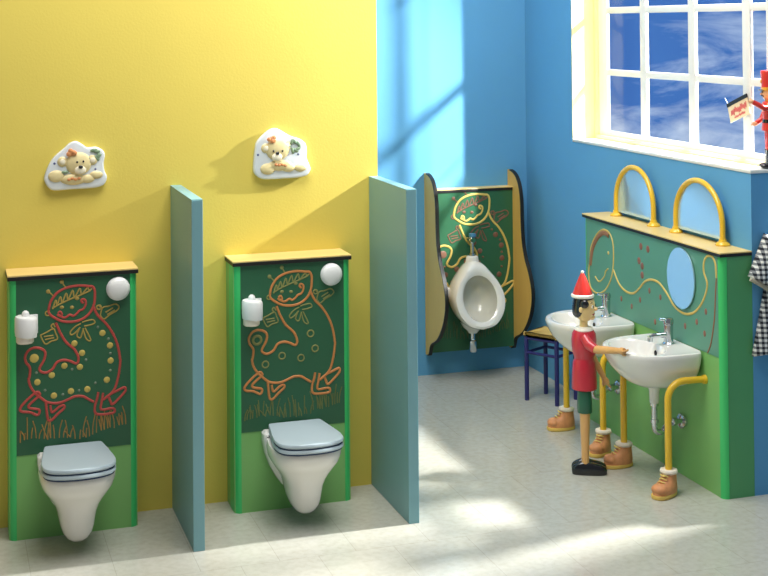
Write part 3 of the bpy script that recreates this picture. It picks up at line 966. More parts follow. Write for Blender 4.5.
# arched mirrors on the ledge
def make_arch(ya, yb_, label):
    c = (ya + yb_) / 2
    R = abs(yb_ - ya) / 2
    t = thing('arched_mirror', label, 'mirror', (2.612, c, HC + 0.0005), 0, 'arched mirrors on the ledge')
    hz = 0.272
    pts = [(0, -R, 0.012), (0, -R * 1.0, 0.05)]
    for k in range(21):
        a = PI - PI * k / 20
        pts.append((0, R * math.cos(a), 0.085 + (hz - 0.085) * math.sin(a)))
    pts += [(0, R, 0.05), (0, R, 0.012)]
    obj('arch_tube', MB().tube(pts, 0.0130, 14), M['yellow_tube'], t)
    for s in (-1, 1):
        obj('foot_flange', MB().lathe([(0.0, 0.0), (0.033, 0.0), (0.034, 0.005), (0.028, 0.012), (0.019, 0.018), (0.016, 0.03), (0.0, 0.03)], (0, s * R, 0), 20), M['yellow_tube'], t)
    poly = [(-R + 0.006, 0.022), (R - 0.006, 0.022)]
    for k in range(25):
        a = PI * k / 24
        poly.append(((R - 0.004) * math.cos(a), 0.085 + (hz - 0.089) * math.sin(a)))
    obj('mirror_plate', MB().prism(poly, lambda u, v, h: (h, u, v), 0.004, 0.009), M['mirror'], t, smooth=False)
    ed = MB().prism([(a * 1.0, b) for a, b in poly], lambda u, v, h: (h, u, v), 0.0092, 0.018)
    obj('mirror_backing', ed, M['plastic'], t, smooth=False)
    return t
make_arch(0.486, 0.092, 'arched mirror in yellow tube on the ledge above the far washbasin')
make_arch(-0.126, -0.540, 'arched mirror in yellow tube on the ledge above the near washbasin')

# washbasins. local: -y is out of the wall, +x towards the near end
def make_sink(y, label):
    t = thing('washbasin', label, 'washbasin', (XG - 0.002, y, 0), -PI / 2, 'wall hung washbasins')
    N = 56
    def outline(hw, dep, z, back=0.0, e=2.15, k0=0.40):
        dep *= 0.90
        ring = []
        yc = -dep * k0
        for i in range(N):
            a = 2 * PI * i / N
            c, s = math.cos(a), math.sin(a)
            if s < 0:
                x = hw * math.copysign(abs(c) ** (2 / e), c)
                yy = yc - (dep + yc) * abs(s) ** (2 / e)
            else:
                ee = 9
                q = abs(s) ** (2 / ee)
                x = hw * math.copysign(abs(c) ** (2 / ee), c) * (1 + 0.012 * q)
                yy = yc + (back - yc) * q
            ring.append((x, yy, z))
        return ring
    def ell(rx, ry, cy_, z):
        return [(rx * math.cos(2 * PI * i / N), cy_ + ry * math.sin(2 * PI * i / N), z) for i in range(N)]
    R1 = [outline(0.05, 0.20, 0.425, -0.08), outline(0.09, 0.25, 0.432, -0.05), outline(0.13, 0.30, 0.455, -0.02), outline(0.165, 0.345, 0.488, 0.0), outline(0.192, 0.380, 0.525, 0.0), outline(0.208, 0.402, 0.560, 0.0),
          outline(0.215, 0.414, 0.588, 0.0), outline(0.216, 0.416, 0.600, 0.0), outline(0.213, 0.412, 0.608, 0.0), outline(0.207, 0.404, 0.611, 0.0), outline(0.200, 0.396, 0.610, -0.004),
          ell(0.172, 0.116, -0.228, 0.608), ell(0.165, 0.110, -0.228, 0.600), ell(0.152, 0.101, -0.226, 0.572), ell(0.128, 0.086, -0.221, 0.535), ell(0.09, 0.062, -0.215, 0.508), ell(0.03, 0.022, -0.21, 0.500)]
    mb = MB().loft(R1)
    obj('basin', mb, M['ceramic'], t)
    obj('overflow_hole', MB().lathe([(0.0, 0.0), (0.009, 0.0), (0.009, 0.006), (0.0, 0.006)], (0, -0.134, 0.572), 14, 'y', 0.8, 1.4), M['dark'], t)
    obj('plug_hole', MB().lathe([(0.0, 0.5015), (0.018, 0.5015), (0.021, 0.503), (0.0, 0.5025)], (0, -0.212, 0), 18), M['chrome'], t)
    # mixer tap
    tb = MB().lathe([(0.0, 0.606), (0.028, 0.606), (0.028, 0.613), (0.022, 0.618), (0.021, 0.66), (0.022, 0.69), (0.022, 0.698), (0.018, 0.702), (0.0, 0.703)], (0, -0.062, 0), 24)
    tp_ = obj('tap', tb, M['chrome'], t)
    obj('spout', MB().tube([(0, -0.065, 0.650), (0, -0.105, 0.653), (0, -0.140, 0.652), (0, -0.156, 0.645)], [0.013, 0.012, 0.011, 0.0115], 14).lathe([(0.0, 0.628), (0.0125, 0.628), (0.0135, 0.65), (0.0, 0.655)], (0, -0.158, 0), 14), M['chrome'], tp_)
    obj('tap_lever', MB().lathe([(0.0, 0.702), (0.024, 0.703), (0.025, 0.718), (0.020, 0.728), (0.0, 0.731)], (0, -0.062, 0), 22).tube([(0, -0.07, 0.720), (0, -0.095, 0.724), (0, -0.108, 0.726)], [0.009, 0.007, 0.006], 10), M['chrome'], tp_)
    # waste
    obj('waste_neck', MB().lathe([(0.0, 0.345), (0.020, 0.345), (0.022, 0.352), (0.024, 0.40), (0.032, 0.43), (0.0, 0.43)], (0, -0.14, 0), 20), M['ceramic'], t)
    tr = MB().tube(spline([(0, -0.14, 0.35), (0, -0.14, 0.27), (0, -0.14, 0.235), (0, -0.132, 0.215), (0, -0.112, 0.208), (0, -0.092, 0.215), (0, -0.076, 0.235), (0, -0.05, 0.247), (0, 0.0, 0.248)], 5), 0.0135, 14)
    tr.lathe([(0.0, 0.332), (0.020, 0.332), (0.020, 0.346), (0.0, 0.346)], (0, -0.14, 0), 18)
    tr.lathe([(0.0, 0.255), (0.018, 0.255), (0.018, 0.27), (0.0, 0.27)], (0, -0.14, 0), 18)
    ob = obj('trap', tr, M['chrome'], t)
    obj('wall_rosette', MB().lathe([(0.0, -0.018), (0.022, -0.016), (0.034, -0.006), (0.035, 0.0), (0.0, 0.0)], (0, 0, 0.248), 22, 'y'), M['chrome'], t)
    vb = MB()
    vb.tube([(0.03, 0, 0.258), (0.03, -0.045, 0.258)], 0.010, 12)
    vb.lathe([(0.0, -0.065), (0.017, -0.064), (0.019, -0.055), (0.017, -0.045), (0.0, -0.044)], (0.03, 0, 0.258), 14, 'y')
    vb.lathe([(0.0, -0.012), (0.024, -0.010), (0.026, 0.0), (0.0, 0.0)], (0.03, 0, 0.258), 18, 'y')
    obj('stop_valve', vb, M['chrome'], t)
    return t
SY = (0.266, -0.356)
s0 = make_sink(SY[0], 'white wall hung washbasin farther from the camera, behind the wooden doll')
dup(s0, (XG - 0.002, SY[1], 0), None, 'white wall hung washbasin nearest the right end of the green unit')

# yellow legs with shoes. local -y out of the wall
def make_leg(y, label, turn):
    t = thing('shoe_leg', label, 'support leg', (XG, y, 0), -PI / 2, 'yellow tube legs in shoes')
    fy = -0.192
    pts = [(0, -0.003, 0.492), (0, -0.05, 0.494), (0, -0.10, 0.495)]
    for k in range(9):
        a = PI / 2 * k / 8
        pts.append((0, -0.112 - 0.08 * math.sin(a), 0.415 + 0.08 * math.cos(a)))
    pts += [(0, fy, 0.30), (0, fy, 0.08)]
    obj('tube', MB().tube(pts, 0.0155, 14), M['yellow_tube'], t)
    obj('wall_cap', MB().lathe([(0.0, -0.016), (0.019, -0.014), (0.021, -0.004), (0.021, -0.001), (0.0, -0.001)], (0, 0, 0.492), 16, 'y'), M['yellow_tube'], t)
    rot = Matrix.Translation((0, fy, 0)) @ Matrix.Rotation(turn, 4, 'Z') @ Matrix.Diagonal((1.16, 1.16, 1.12, 1))
    def place(mb):
        bmesh.ops.transform(mb.bm, matrix=rot, verts=mb.bm.verts)
        return mb
    # local shoe frame: toe towards -y, ankle at origin
    def sole_ring(z, g=0.0):
        ring = []
        for k in range(32):
            a = 2 * PI * k / 32
            s_, c_ = math.sin(a), math.cos(a)
            yy = -0.026 - 0.064 * s_ if s_ > 0 else -0.026 - 0.062 * s_
            wd = 0.034 + 0.006 * max(0, s_) - 0.004 * max(0, -s_)
            ring.append(((wd + g) * math.copysign(abs(c_) ** 0.8, c_), yy - g * s_, z))
        return ring
    sole = MB().loft([sole_ring(0.0, -0.002), sole_ring(0.003, 0.001), sole_ring(0.012, 0.002), sole_ring(0.016, 0.0)])
    obj('sole', place(sole), M['sole'], t)
    up = MB()
    rr = []
    for z, y0, y1, wd in ((0.015, -0.088, 0.034, 0.034), (0.028, -0.087, 0.036, 0.036), (0.040, -0.080, 0.035, 0.034), (0.050, -0.066, 0.034, 0.031), (0.058, -0.046, 0.033, 0.029), (0.068, -0.034, 0.032, 0.028), (0.080, -0.030, 0.031, 0.027), (0.086, -0.027, 0.029, 0.025)):
        ring = []
        ym = (y0 + y1) / 2
        for k in range(28):
            a = 2 * PI * k / 28
            ring.append((wd * math.copysign(abs(math.cos(a)) ** 0.85, math.cos(a)), ym + (y1 - y0) / 2 * math.sin(a), z))
        rr.append(ring)
    up.loft(rr)
    up.ball((0, -0.062, 0.034), 0.026, 1.25, 1.05, 0.85)
    sh = obj('shoe', place(up), M['shoe'], t)
    la = MB()
    for k in range(4):
        yy = -0.030 - 0.010 * k
        zz = 0.079 - 0.0095 * k
        la.tube([(-0.016, yy + 0.004, zz - 0.002), (0, yy - 0.004, zz + 0.004), (0.016, yy + 0.004, zz - 0.002)], 0.0026, 6)
    la.tube([(-0.014, -0.036, 0.084), (0, -0.036, 0.080), (0.016, -0.040, 0.086)], 0.003, 6)
    obj('lace', place(la), M['lace'], sh)
    cf = MB()
    n = 30
    rings = []
    for j in range(9):
        a = 2 * PI * j / 8
        rings.append([((0.026 + 0.0085 * math.cos(a) + 0.0015 * math.sin(8 * 2 * PI * k / n)) * math.cos(2 * PI * k / n), (0.026 + 0.0085 * math.cos(a) + 0.0015 * math.sin(8 * 2 * PI * k / n)) * math.sin(2 * PI * k / n), 0.093 + 0.009 * math.sin(a)) for k in range(n)])
    cf.loft(rings, False, False)
    cf.lathe([(0.014, 0.086), (0.026, 0.086), (0.026, 0.099), (0.014, 0.1)], (0, 0, 0), 20)
    obj('sock_cuff', place(cf), M['cuff'], t)
    return t
make_leg(SY[0] + 0.205, 'yellow tube leg in a tan shoe, farthest of the four, beside the stool', -0.1)
make_leg(SY[0] - 0.205, 'yellow tube leg in a tan shoe under the near side of the far washbasin', 0.6)
make_leg(SY[1] + 0.205, 'yellow tube leg in a tan shoe under the far side of the near washbasin', 0.0)
make_leg(SY[1] - 0.212, 'yellow tube leg in a tan shoe nearest the end of the green unit', 0.45)

# ---------------------------------------------------------------- wooden doll
t = thing('wooden_doll', 'jointed wooden doll in red tunic and pointed red hat standing before the basins', 'doll', (2.089, -0.178, 0), -0.42)
# local: +x is where the doll faces, y sideways
for s, nm in ((1, 'leg'), (-1, 'leg')):
    yy = 0.024 * s
    lg = MB().lathe([(0.0, 0.045), (0.017, 0.045), (0.0175, 0.10), (0.021, 0.20), (0.0235, 0.27), (0.023, 0.31), (0.0, 0.31)], (0.0, yy, 0), 18)
    obj('leg', lg, M['doll_wood'], t)
    sh = MB()
    rr = []
    for z, x0, x1, wd in ((0.0, -0.058, 0.094, 0.021), (0.004, -0.062, 0.099, 0.0235), (0.022, -0.064, 0.100, 0.024), (0.034, -0.061, 0.095, 0.023), (0.043, -0.052, 0.075, 0.020), (0.050, -0.040, 0.045, 0.018), (0.056, -0.025, 0.02, 0.012)):
        ring = []
        for k in range(28):
            a = 2 * PI * k / 28
            c, s_ = math.cos(a), math.sin(a)
            ring.append(((x0 + x1) / 2 + (x1 - x0) / 2 * math.copysign(abs(c) ** 0.7, c), yy + wd * math.copysign(abs(s_) ** 0.7, s_) * (1 + 0.12 * c), z))
        rr.append(ring)
    sh.loft(rr)
    obj('shoe', sh, M['doll_black'], t)
    obj('trouser_leg', MB().lathe([(0.0, 0.285), (0.028, 0.285), (0.0295, 0.29), (0.0285, 0.34), (0.026, 0.385), (0.0, 0.39)], (0, yy, 0), 20, 'z', 1.18, 0.92), M['doll_green'], t)
tn = MB()
tn.lathe([(0.0, 0.388), (0.046, 0.388), (0.0525, 0.392), (0.052, 0.43), (0.0495, 0.48), (0.047, 0.515), (0.042, 0.528), (0.041, 0.536), (0.046, 0.55), (0.051, 0.585), (0.052, 0.62), (0.049, 0.648), (0.040, 0.664), (0.022, 0.670), (0.0, 0.670)], (0, 0, 0), 28, 'z', 1.12, 1.12)
obj('tunic', tn, M['red'], t)
obj('collar', MB().lathe([(0.0, 0.662), (0.044, 0.660), (0.046, 0.666), (0.041, 0.675), (0.022, 0.680), (0.0, 0.680)], (0, 0, 0), 24, 'z', 0.96, 1.05), M['doll_white'], t)
pieces('button', MB().ball((0.0578, 0, 0.60), 0.006).ball((0.0535, 0, 0.56), 0.006), M['doll_white'], t)
hd = MB()
hd.lathe([(0.0, 0.675), (0.021, 0.676), (0.019, 0.69), (0.019, 0.715), (0.024, 0.72)], (0, 0, 0), 18)
hd.lathe([(0.0, 0.704), (0.018, 0.706), (0.032, 0.716), (0.042, 0.735), (0.047, 0.76), (0.047, 0.785), (0.042, 0.806), (0.03, 0.822), (0.0, 0.828)], (0.006, 0, 0), 28, 'z', 1.02, 0.98)
# small turned peg for a nose, chin and ears
hd.ball((0.056, 0, 0.764), 0.009, 1.25, 1, 1)
hd.ball((0.040, 0, 0.724), 0.014, 1, 1.1, 0.9)
for s in (-1, 1):
    hd.ball((0.0, s * 0.047, 0.765), 0.012, 0.8, 0.5, 1.2)
hdo = obj('head', hd, M['doll_skin'], t)
e = MB(); w_ = MB()
for s in (-1, 1):
    w_.ball((0.047, s * 0.019, 0.776), 0.0085, 0.55, 1, 1.2)
    e.ball((0.0512, s * 0.0195, 0.776), 0.0052, 0.5, 1, 1.2)
    e.tube([(0.047, s * 0.010, 0.793), (0.046, s * 0.02, 0.796), (0.041, s * 0.029, 0.792)], 0.0018, 6)
pieces('eye_white', w_, M['doll_white'], hdo)
pieces('eye_mark', e, M['doll_black'], hdo)
obj('mouth', MB().tube([(0.042, -0.020, 0.744), (0.050, -0.008, 0.7385), (0.050, 0.008, 0.7385), (0.042, 0.020, 0.744)], 0.0028, 8), M['red'], hdo)
hr = MB()
rr = []
for z, r, xo, x1 in ((0.722, 0.026, -0.014, 0.0), (0.733, 0.040, -0.011, 0.0), (0.76, 0.049, -0.005, 0), (0.79, 0.050, -0.002, 0), (0.81, 0.047, 0.0, 0), (0.826, 0.04, 0.002, 0)):
    ring = []
    for k in range(28):
        a = 2 * PI * k / 28
        x = xo + r * math.cos(a)
        lim = 0.012 if z < 0.80 else 0.05
        ring.append((min(x, lim), r * math.sin(a), z))
    rr.append(ring)
hr.loft(rr)
for s in (-1, 1):
    hr.ball((0.016, s * 0.045, 0.792), 0.02, 1.1, 0.55, 1.0)
obj('hair', hr, M['doll_black'], t)
obj('hat', MB().lathe([(0.0, 0.822), (0.050, 0.822), (0.046, 0.834), (0.028, 0.882), (0.010, 0.922), (0.005, 0.930), (0.0, 0.931)], (-0.004, 0, 0), 26), M['hat_red'], t)
bq = MB().lathe([(0.040, 0.816), (0.051, 0.815), (0.0545, 0.820), (0.0535, 0.828), (0.048, 0.831), (0.040, 0.831)], (-0.004, 0, 0), 28)
obj('hat_brim', bq, M['doll_white'], t)
tipo = obj('hat_tip', MB().ball((-0.004, 0, 0.931), 0.008), M['doll_white'], t)
# the head is turned a little towards the room
for o in t.children:
    if o.name.split('.')[0] in ('head', 'hair', 'hat', 'hat_brim', 'hat_tip'):
        o.rotation_euler = (0, 0, -0.30)
# arms
sl = MB()
sl.tube([(0.0, 0.050, 0.640), (0.006, 0.060, 0.60), (0.022, 0.062, 0.570)], [0.021, 0.023, 0.021], 14)
sl.tube([(0.0, -0.050, 0.640), (0.022, -0.082, 0.610), (0.050, -0.112, 0.598)], [0.021, 0.025, 0.022], 14)
pieces('sleeve', sl, M['red'], t)
def hand(mb, p, d, side):
    p, d = Vector(p), Vector(d).normalized()
    n = Vector((0, 0, 1)).cross(d).normalized()
    u = n.cross(d).normalized()
    mb.tube([p - d * 0.008, p + d * 0.006, p + d * 0.022], [0.0125, 0.0165, 0.014], 12)
    for k, ln in zip((-1.5, -0.5, 0.5, 1.5), (0.020, 0.026, 0.025, 0.018)):
        q = p + d * 0.018 + n * 0.0066 * k
        mb.tube([q, q + d * ln * 0.6 + u * -0.002, q + d * ln + u * -0.007], [0.0050, 0.0046, 0.0036], 8)
    q = p + u * 0.008 + d * 0.004
    mb.tube([q, q + u * 0.010 + d * 0.010, q + u * 0.010 + d * 0.022], [0.0055, 0.005, 0.0038], 8)
ar = MB()
ar.tube([(0.046, -0.108, 0.599), (0.060, -0.122, 0.600), (0.108, -0.174, 0.611), (0.150, -0.220, 0.620)], [0.0185, 0.0195, 0.0165, 0.013], 14)
hand(ar, (0.155, -0.226, 0.621), (0.69, -0.72, 0.10), 1)
obj('arm', ar, M['doll_wood'], t)
ar = MB()
ar.tube([(0.020, 0.064, 0.572), (0.036, 0.064, 0.535), (0.075, 0.062, 0.46), (0.094, 0.06, 0.425)], [0.0165, 0.0165, 0.0145, 0.0115], 14)
hand(ar, (0.098, 0.060, 0.418), (0.45, 0, -0.9), 1)
obj('arm', ar, M['doll_wood'], t)

# ---------------------------------------------------------------- toy soldier on the sill
t = thing('toy_soldier', 'red toy soldier with black boots standing on the window sill corner', 'doll', (2.768, -0.686, SILL + 0.0005), PI * 0.86)
# local +x faces the room's left
for s in (-1, 1):
    obj('boot', MB().tube([(0.0, s * 0.019, 0.012), (0.0, s * 0.019, 0.05), (0.0, s * 0.019, 0.085)], [0.017, 0.0165, 0.019], 14).ball((0.018, s * 0.019, 0.012), 0.016, 1.7, 1.0, 0.74), M['doll_black'], t)
    obj('trouser_leg', MB().tube([(0, s * 0.019, 0.083), (0, s * 0.019, 0.14), (0, s * 0.017, 0.19)], [0.016, 0.018, 0.021], 14), M['hat_red'], t)
obj('coat', MB().lathe([(0.0, 0.17), (0.040, 0.17), (0.040, 0.18), (0.033, 0.215), (0.035, 0.25), (0.040, 0.28), (0.034, 0.296), (0.014, 0.304), (0.0, 0.304)], (0, 0, 0), 24, 'z', 0.85, 1.1), M['hat_red'], t)
obj('belt', MB().lathe([(0.030, 0.205), (0.0362, 0.205), (0.0362, 0.221), (0.030, 0.221)], (0, 0, 0), 24, 'z', 0.86, 1.1), M['doll_black'], t)
pieces('epaulet', MB().ball((0, 0.046, 0.288), 0.016, 1, 1, 0.5).ball((0, -0.046, 0.288), 0.016, 1, 1, 0.5), M['gold'], t)
obj('collar', MB().lathe([(0.0, 0.298), (0.018, 0.298), (0.018, 0.312), (0.0, 0.312)], (0, 0, 0), 18), M['gold'], t)
h = MB().ball((0.003, 0, 0.336), 0.031, 0.95, 0.92, 1.08)
h.ball((0.033, 0, 0.333), 0.006)
ho = obj('head', h, M['skin'], t)
pieces('eye', MB().ball((0.0285, 0.011, 0.342), 0.0036).ball((0.0285, -0.011, 0.342), 0.0036), M['doll_black'], ho)
obj('moustache', MB().tube([(0.026, -0.016, 0.324), (0.0325, 0, 0.327), (0.026, 0.016, 0.324)], 0.003, 8), M['doll_black'], ho)
obj('hat', MB().lathe([(0.0, 0.352), (0.033, 0.352), (0.032, 0.365), (0.034, 0.40), (0.037, 0.432), (0.034, 0.438), (0.0, 0.44)], (0, 0, 0), 22), M['hat_red'], t)
obj('hat_band', MB().lathe([(0.028, 0.350), (0.0345, 0.350), (0.0342, 0.364), (0.028, 0.364)], (0, 0, 0), 22).ball((0.034, 0, 0.39), 0.009, 0.4, 1, 1.1), M['gold'], t)
obj('hat_peak', MB().ball((0.028, 0, 0.351), 0.024, 0.9, 0.95, 0.16), M['doll_black'], t)
a = MB()
a.tube([(0, 0.044, 0.276), (0.03, 0.056, 0.272), (0.056, 0.058, 0.288), (0.078, 0.056, 0.300)], [0.013, 0.0135, 0.012, 0.011], 12)
ao = obj('arm', a, M['hat_red'], t)
hm = MB().ball((0.085, 0.056, 0.303), 0.011, 1.2, 1, 0.9)
for k in range(4):
    hm.tube([(0.089, 0.050 + 0.004 * k, 0.305), (0.101, 0.050 + 0.004 * k, 0.303)], [0.0027, 0.002], 6)
hm.tube([(0.083, 0.050, 0.310), (0.090, 0.046, 0.315)], [0.003, 0.002], 6)
obj('hand', hm, M['skin'], ao)
a = MB()
a.tube([(0, -0.044, 0.276), (0.012, -0.058, 0.245), (0.026, -0.056, 0.215), (0.050, -0.046, 0.200)], [0.013, 0.0135, 0.012, 0.011], 12)
ao = obj('arm', a, M['hat_red'], t)
hm = MB().ball((0.058, -0.042, 0.196), 0.011, 1.2, 1, 0.9)
for k in range(4):
    hm.tube([(0.062, -0.048 + 0.004 * k, 0.195), (0.074, -0.046 + 0.004 * k, 0.191)], [0.0027, 0.002], 6)
hm.tube([(0.056, -0.036, 0.200), (0.064, -0.032, 0.203)], [0.003, 0.002], 6)
obj('hand', hm, M['skin'], ao)

# card on the window bar
t = thing('hanging_card', 'small tilted cream card with black top strip on the window bar beside the soldier', 'card', (2.7985, -0.394, 1.693))
ang = math.radians(19)
def cfn(u, v, h):
    c, s = math.cos(ang), math.sin(ang)
    return (-h, -(u * c - v * s), u * s + v * c)
def rect(x0, x1, z0, z1):
    return [(x0, z0), (x1, z0), (x1, z1), (x0, z1)]
obj('card_sheet', MB().prism(rect(-0.087, 0.087, -0.052, 0.026), cfn, 0.0, 0.004), M['paper'], t, smooth=False)
obj('top_strip', MB().prism(rect(-0.089, 0.089, 0.024, 0.042), cfn, -0.0002, 0.006), M['black'], t, smooth=False)
wr = MB()
x = -0.066
rnd = random.Random(4)
cfh = lambda u, v, h: cfn(u, v, 0.004 + h)
pts = []
while x < 0.066:
    pts.append((x, -0.026 + 0.014 * rnd.random()))
    pts.append((x + 0.006, -0.002 + 0.014 * rnd.random()))
    x += 0.012
ribbon(wr, pts, cfh, 0.0034)
pts = []
x = -0.045
while x < 0.05:
    pts.append((x, -0.044 + 0.005 * rnd.random()))
    pts.append((x + 0.005, -0.034 + 0.006 * rnd.random()))
    x += 0.010
ribbon(wr, pts, cfh, 0.0022)
obj('lettering', wr, M['rose'], t)
obj('string', MB().tube([cfn(-0.080, 0.036, 0.003), cfn(-0.086, 0.056, 0.003), cfn(-0.096, 0.074, 0.003)], 0.0012, 6), M['plastic'], t)

# ---------------------------------------------------------------- gingham smock
t = thing('gingham_smock', 'black and white gingham smock hanging on the blue wall end', 'smock', (2.90, YC - 0.003, 0.62))
def cloth(name, outline_fn, nu, nv, yoff, thick, fold, uvs=46.0):
    bm = bmesh.new()
    uvl = bm.loops.layers.uv.new('UVMap')
    grid = []
    for side in (0, 1):
        g = []
        for j in range(nv + 1):
            row = []
            for i in range(nu + 1):
                u, v = i / nu, j / nv
                x, z = outline_fn(u, v)
                edge = 1 - (2 * u - 1) ** 4
                y = -yoff - (0 if side else thick * (0.35 + 0.65 * edge)) - fold * math.sin(u * 19 + v * 1.3) * (1 - v) * (0 if side else 1)
                row.append((bm.verts.new((x, y, z)), (x, z)))
            g.append(row)
        grid.append(g)
    def quad(a, b, c, d):
        f = bm.faces.new([q[0] for q in (a, b, c, d)])
        for lp, q in zip(f.loops, (a, b, c, d)):
            lp[uvl].uv = (q[1][0] * uvs, q[1][1] * uvs)
    for side in (0, 1):
        g = grid[side]
        for j in range(nv):
            for i in range(nu):
                q = (g[j][i], g[j][i + 1], g[j + 1][i + 1], g[j + 1][i])
                quad(*(q if side == 0 else q[::-1]))
    a, b = grid
    for j in range(nv):
        quad(a[j][0], a[j + 1][0], b[j + 1][0], b[j][0])
        quad(a[j + 1][nu], a[j][nu], b[j][nu], b[j + 1][nu])
    for i in range(nu):
        quad(a[0][i + 1], a[0][i], b[0][i], b[0][i + 1])
        quad(a[nv][i], a[nv][i + 1], b[nv][i + 1], b[nv][i])
    me = bpy.data.meshes.new(name)
    bm.to_mesh(me)
    bm.free()
    me.materials.append(M['gingham'])
    for p in me.polygons:
        p.use_smooth = True
    o = bpy.data.objects.new(name, me)
    COL.objects.link(o)
    return o
def body_fn(u, v):
    hw = 0.268 - 0.130 * v if v < 0.75 else 0.1705 - 0.0 * v
    hw = 0.262 - 0.11 * v
    x = (2 * u - 1) * hw
    z = 0.54 * v + (0.012 * math.sin(u * 9) if v == 0 else 0) - 0.05 * v * abs(2 * u - 1)
    return x, z
o = cloth('bodice', body_fn, 40, 20, 0.006, 0.045, 0.008); o.parent = t
def sleeve_fn(s):
    def fn(u, v):
        # from cuff (v=0) to shoulder (v=1)
        cx = -0.232 + 0.10 * v
        cz = 0.325 + 0.175 * v
        w2 = 0.056 + 0.018 * v
        ux, uz = 0.87, -0.50
        return s * (cx + (2 * u - 1) * w2 * ux), cz + (2 * u - 1) * w2 * uz
    return fn
for s in (1, -1):
    o = cloth('sleeve', sleeve_fn(s), 12, 12, 0.012, 0.055, 0.003); o.parent = t
    cu = MB()
    c = Vector((s * -0.234, -0.04, 0.318)); d = Vector((s * 0.87, 0, -0.50)) * 0.057
    cu.tube([c - d, c - d * 0.5 + Vector((0, -0.008, 0)), c + d * 0.5 + Vector((0, -0.008, 0)), c + d], 0.011, 10)
    obj('cuff', cu, M['drab'], t)
obj('collar', MB().tube([(-0.08, -0.04, 0.535), (-0.04, -0.056, 0.522), (0, -0.06, 0.515), (0.04, -0.056, 0.522), (0.08, -0.04, 0.535)], 0.016, 10), M['cuff'], t)
obj('hook', MB().tube([(0, 0.001, 0.59), (0, -0.03, 0.59), (0, -0.04, 0.605)], 0.006, 10).tube([(0, -0.033, 0.588), (0, -0.033, 0.51)], 0.004, 8), M['chrome'], t)

# ---------------------------------------------------------------- camera
cam = bpy.data.cameras.new('camera')
cam.sensor_fit = 'HORIZONTAL'
cam.sensor_width = 36.0
FPX = 1366.36
cam.lens = FPX / 768 * 36.0
cam.shift_x = 0.0
cam.shift_y = -(288.0 + 0.505) / 768.0
cam.clip_end = 100
co = bpy.data.objects.new('camera', cam)
COL.objects.link(co)
yaw, pit, rol = -0.314685, 0.017033, -0.008607
fw = Vector((math.sin(-yaw) * math.cos(pit), math.cos(yaw) * math.cos(pit), math.sin(pit)))
rt = Vector((math.cos(yaw), math.sin(yaw), 0))
up = rt.cross(fw)
r2 = rt * math.cos(rol) + up * math.sin(rol)
u2 = up * math.cos(rol) - rt * math.sin(rol)
mw = Matrix((r2, u2, -fw)).transposed().to_4x4()
mw.translation = Vector((-0.76899, -5.98631, 2.10456))
co.matrix_world = mw
sc.camera = co

# ---------------------------------------------------------------- light
def lamp(name, kind, loc, target, energy, color=(1, 1, 1), **kw):
    l = bpy.data.lights.new(name, kind)
    l.energy = energy
    l.color = color
    for k, v in kw.items():
        setattr(l, k, v)
    o = bpy.data.objects.new(name, l)
    COL.objects.link(o)
    o.location = loc
    d = Vector(target) - Vector(loc)
    o.rotation_euler = d.to_track_quat('-Z', 'Y').to_euler()
    return o
lamp('window_lamp', 'SPOT', (3.70, -0.565, 2.85), (0.2, -0.55, 0.6), KEY, (1.0, 0.985, 0.96), shadow_soft_size=0.05, spot_size=math.radians(120), spot_blend=0.4)
d = Vector((-0.69, 1.0, -0.56))
c = Vector((XGL, 0.50, 2.12))
lamp('sun_lamp', 'SPOT', c - d * 4.6, c, SUN, (1.0, 0.96, 0.90), shadow_soft_size=0.07, spot_size=math.radians(17), spot_blend=0.35)
lamp('soft_box', 'AREA', (0.4, -1.5, 4.2), (0.6, -0.6, 0.0), FILL, (1.0, 0.98, 0.95), shape='RECTANGLE', size=2.2, size_y=1.4)
lamp('overhead_fill', 'AREA', (1.3, -0.3, 4.5), (1.7, 0.0, 0.0), OVERHEAD_FILL, (1.0, 0.98, 0.95), shape='RECTANGLE', size=1.4, size_y=1.8)  # added area fill over alcove and basins, no lamp fitting there

w = bpy.data.worlds.new('sky')
sc.world = w
w.use_nodes = True
nt = w.node_tree
bg = nt.nodes['Background']
tc = nt.nodes.new('ShaderNodeTexCoord')
mp = nt.nodes.new('ShaderNodeMapping')
mp.inputs['Scale'].default_value = (5.0, 5.0, 16.0)
mp.inputs['Rotation'].default_value = (0.12, 0.16, 0.3)
nt.links.new(tc.outputs['Generated'], mp.inputs['Vector'])
no = nt.nodes.new('ShaderNodeTexNoise')
no.inputs['Scale'].default_value = 2.6
no.inputs['Detail'].default_value = 8.0
no.inputs['Roughness'].default_value = 0.58
no.inputs['Distortion'].default_value = 0.6
nt.links.new(mp.outputs['Vector'], no.inputs['Vector'])
cr = nt.nodes.new('ShaderNodeValToRGB')
cr.color_ramp.elements[0].position = 0.44
cr.color_ramp.elements[0].color = rgb(66, 112, 186)
cr.color_ramp.elements[1].position = 0.72
cr.color_ramp.elements[1].color = rgb(190, 208, 234)
sx = nt.nodes.new('ShaderNodeSeparateXYZ')
nt.links.new(tc.outputs['Generated'], sx.inputs[0])
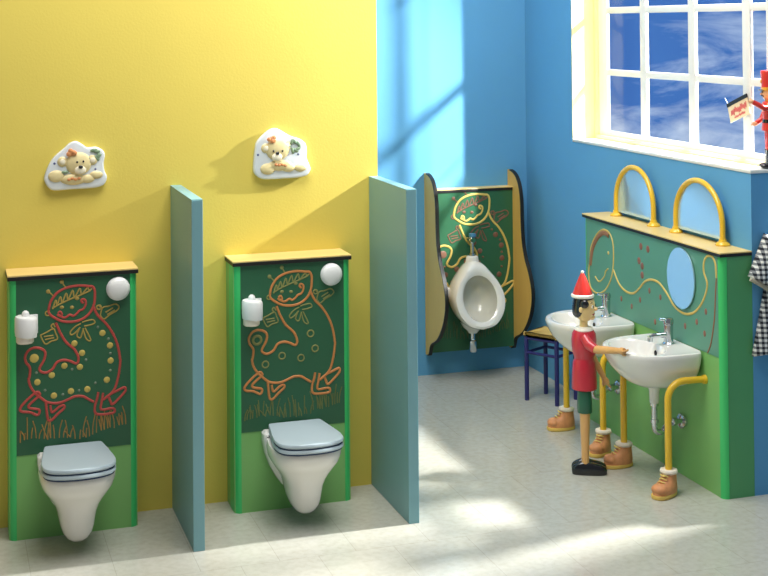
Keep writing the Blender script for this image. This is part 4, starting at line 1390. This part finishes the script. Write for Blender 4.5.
ma = nt.nodes.new('ShaderNodeMath'); ma.operation = 'MULTIPLY_ADD'
ma.inputs[1].default_value = -3.0
ma.inputs[2].default_value = -0.20
nt.links.new(sx.outputs[2], ma.inputs[0])
mb_ = nt.nodes.new('ShaderNodeMath'); mb_.operation = 'MULTIPLY_ADD'
mb_.inputs[1].default_value = 2.2
nt.links.new(sx.outputs[0], mb_.inputs[0])
mb_.inputs[2].default_value = -1.05
ad1 = nt.nodes.new('ShaderNodeMath'); ad1.operation = 'ADD'
nt.links.new(ma.outputs[0], ad1.inputs[0])
nt.links.new(mb_.outputs[0], ad1.inputs[1])
cl = nt.nodes.new('ShaderNodeClamp')
cl.inputs['Min'].default_value = -0.16
cl.inputs['Max'].default_value = 0.14
nt.links.new(ad1.outputs[0], cl.inputs['Value'])
ad2 = nt.nodes.new('ShaderNodeMath'); ad2.operation = 'ADD'
nt.links.new(no.outputs['Fac'], ad2.inputs[0])
nt.links.new(cl.outputs[0], ad2.inputs[1])
nt.links.new(ad2.outputs[0], cr.inputs['Fac'])
# the open sky beyond the window; a pale overcast dome everywhere else
dp = nt.nodes.new('ShaderNodeVectorMath'); dp.operation = 'DOT_PRODUCT'
nt.links.new(tc.outputs['Generated'], dp.inputs[0])
dp.inputs[1].default_value = (0.55, 0.83, -0.05)
mr = nt.nodes.new('ShaderNodeMapRange')
mr.inputs['From Min'].default_value = 0.55
mr.inputs['From Max'].default_value = 0.80
nt.links.new(dp.outputs['Value'], mr.inputs['Value'])
mx = nt.nodes.new('ShaderNodeMix'); mx.data_type = 'RGBA'
mx.inputs['A'].default_value = (0.30 * AMB, 0.31 * AMB, 0.33 * AMB, 1)
nt.links.new(mr.outputs['Result'], mx.inputs['Factor'])
nt.links.new(cr.outputs['Color'], mx.inputs['B'])
nt.links.new(mx.outputs['Result'], bg.inputs['Color'])
bg.inputs['Strength'].default_value = 1.0

sc.view_settings.view_transform = 'Standard'
sc.view_settings.look = 'None'
sc.view_settings.exposure = 0.0
sc.view_settings.gamma = 1.0
sc.view_settings.use_curve_mapping = False
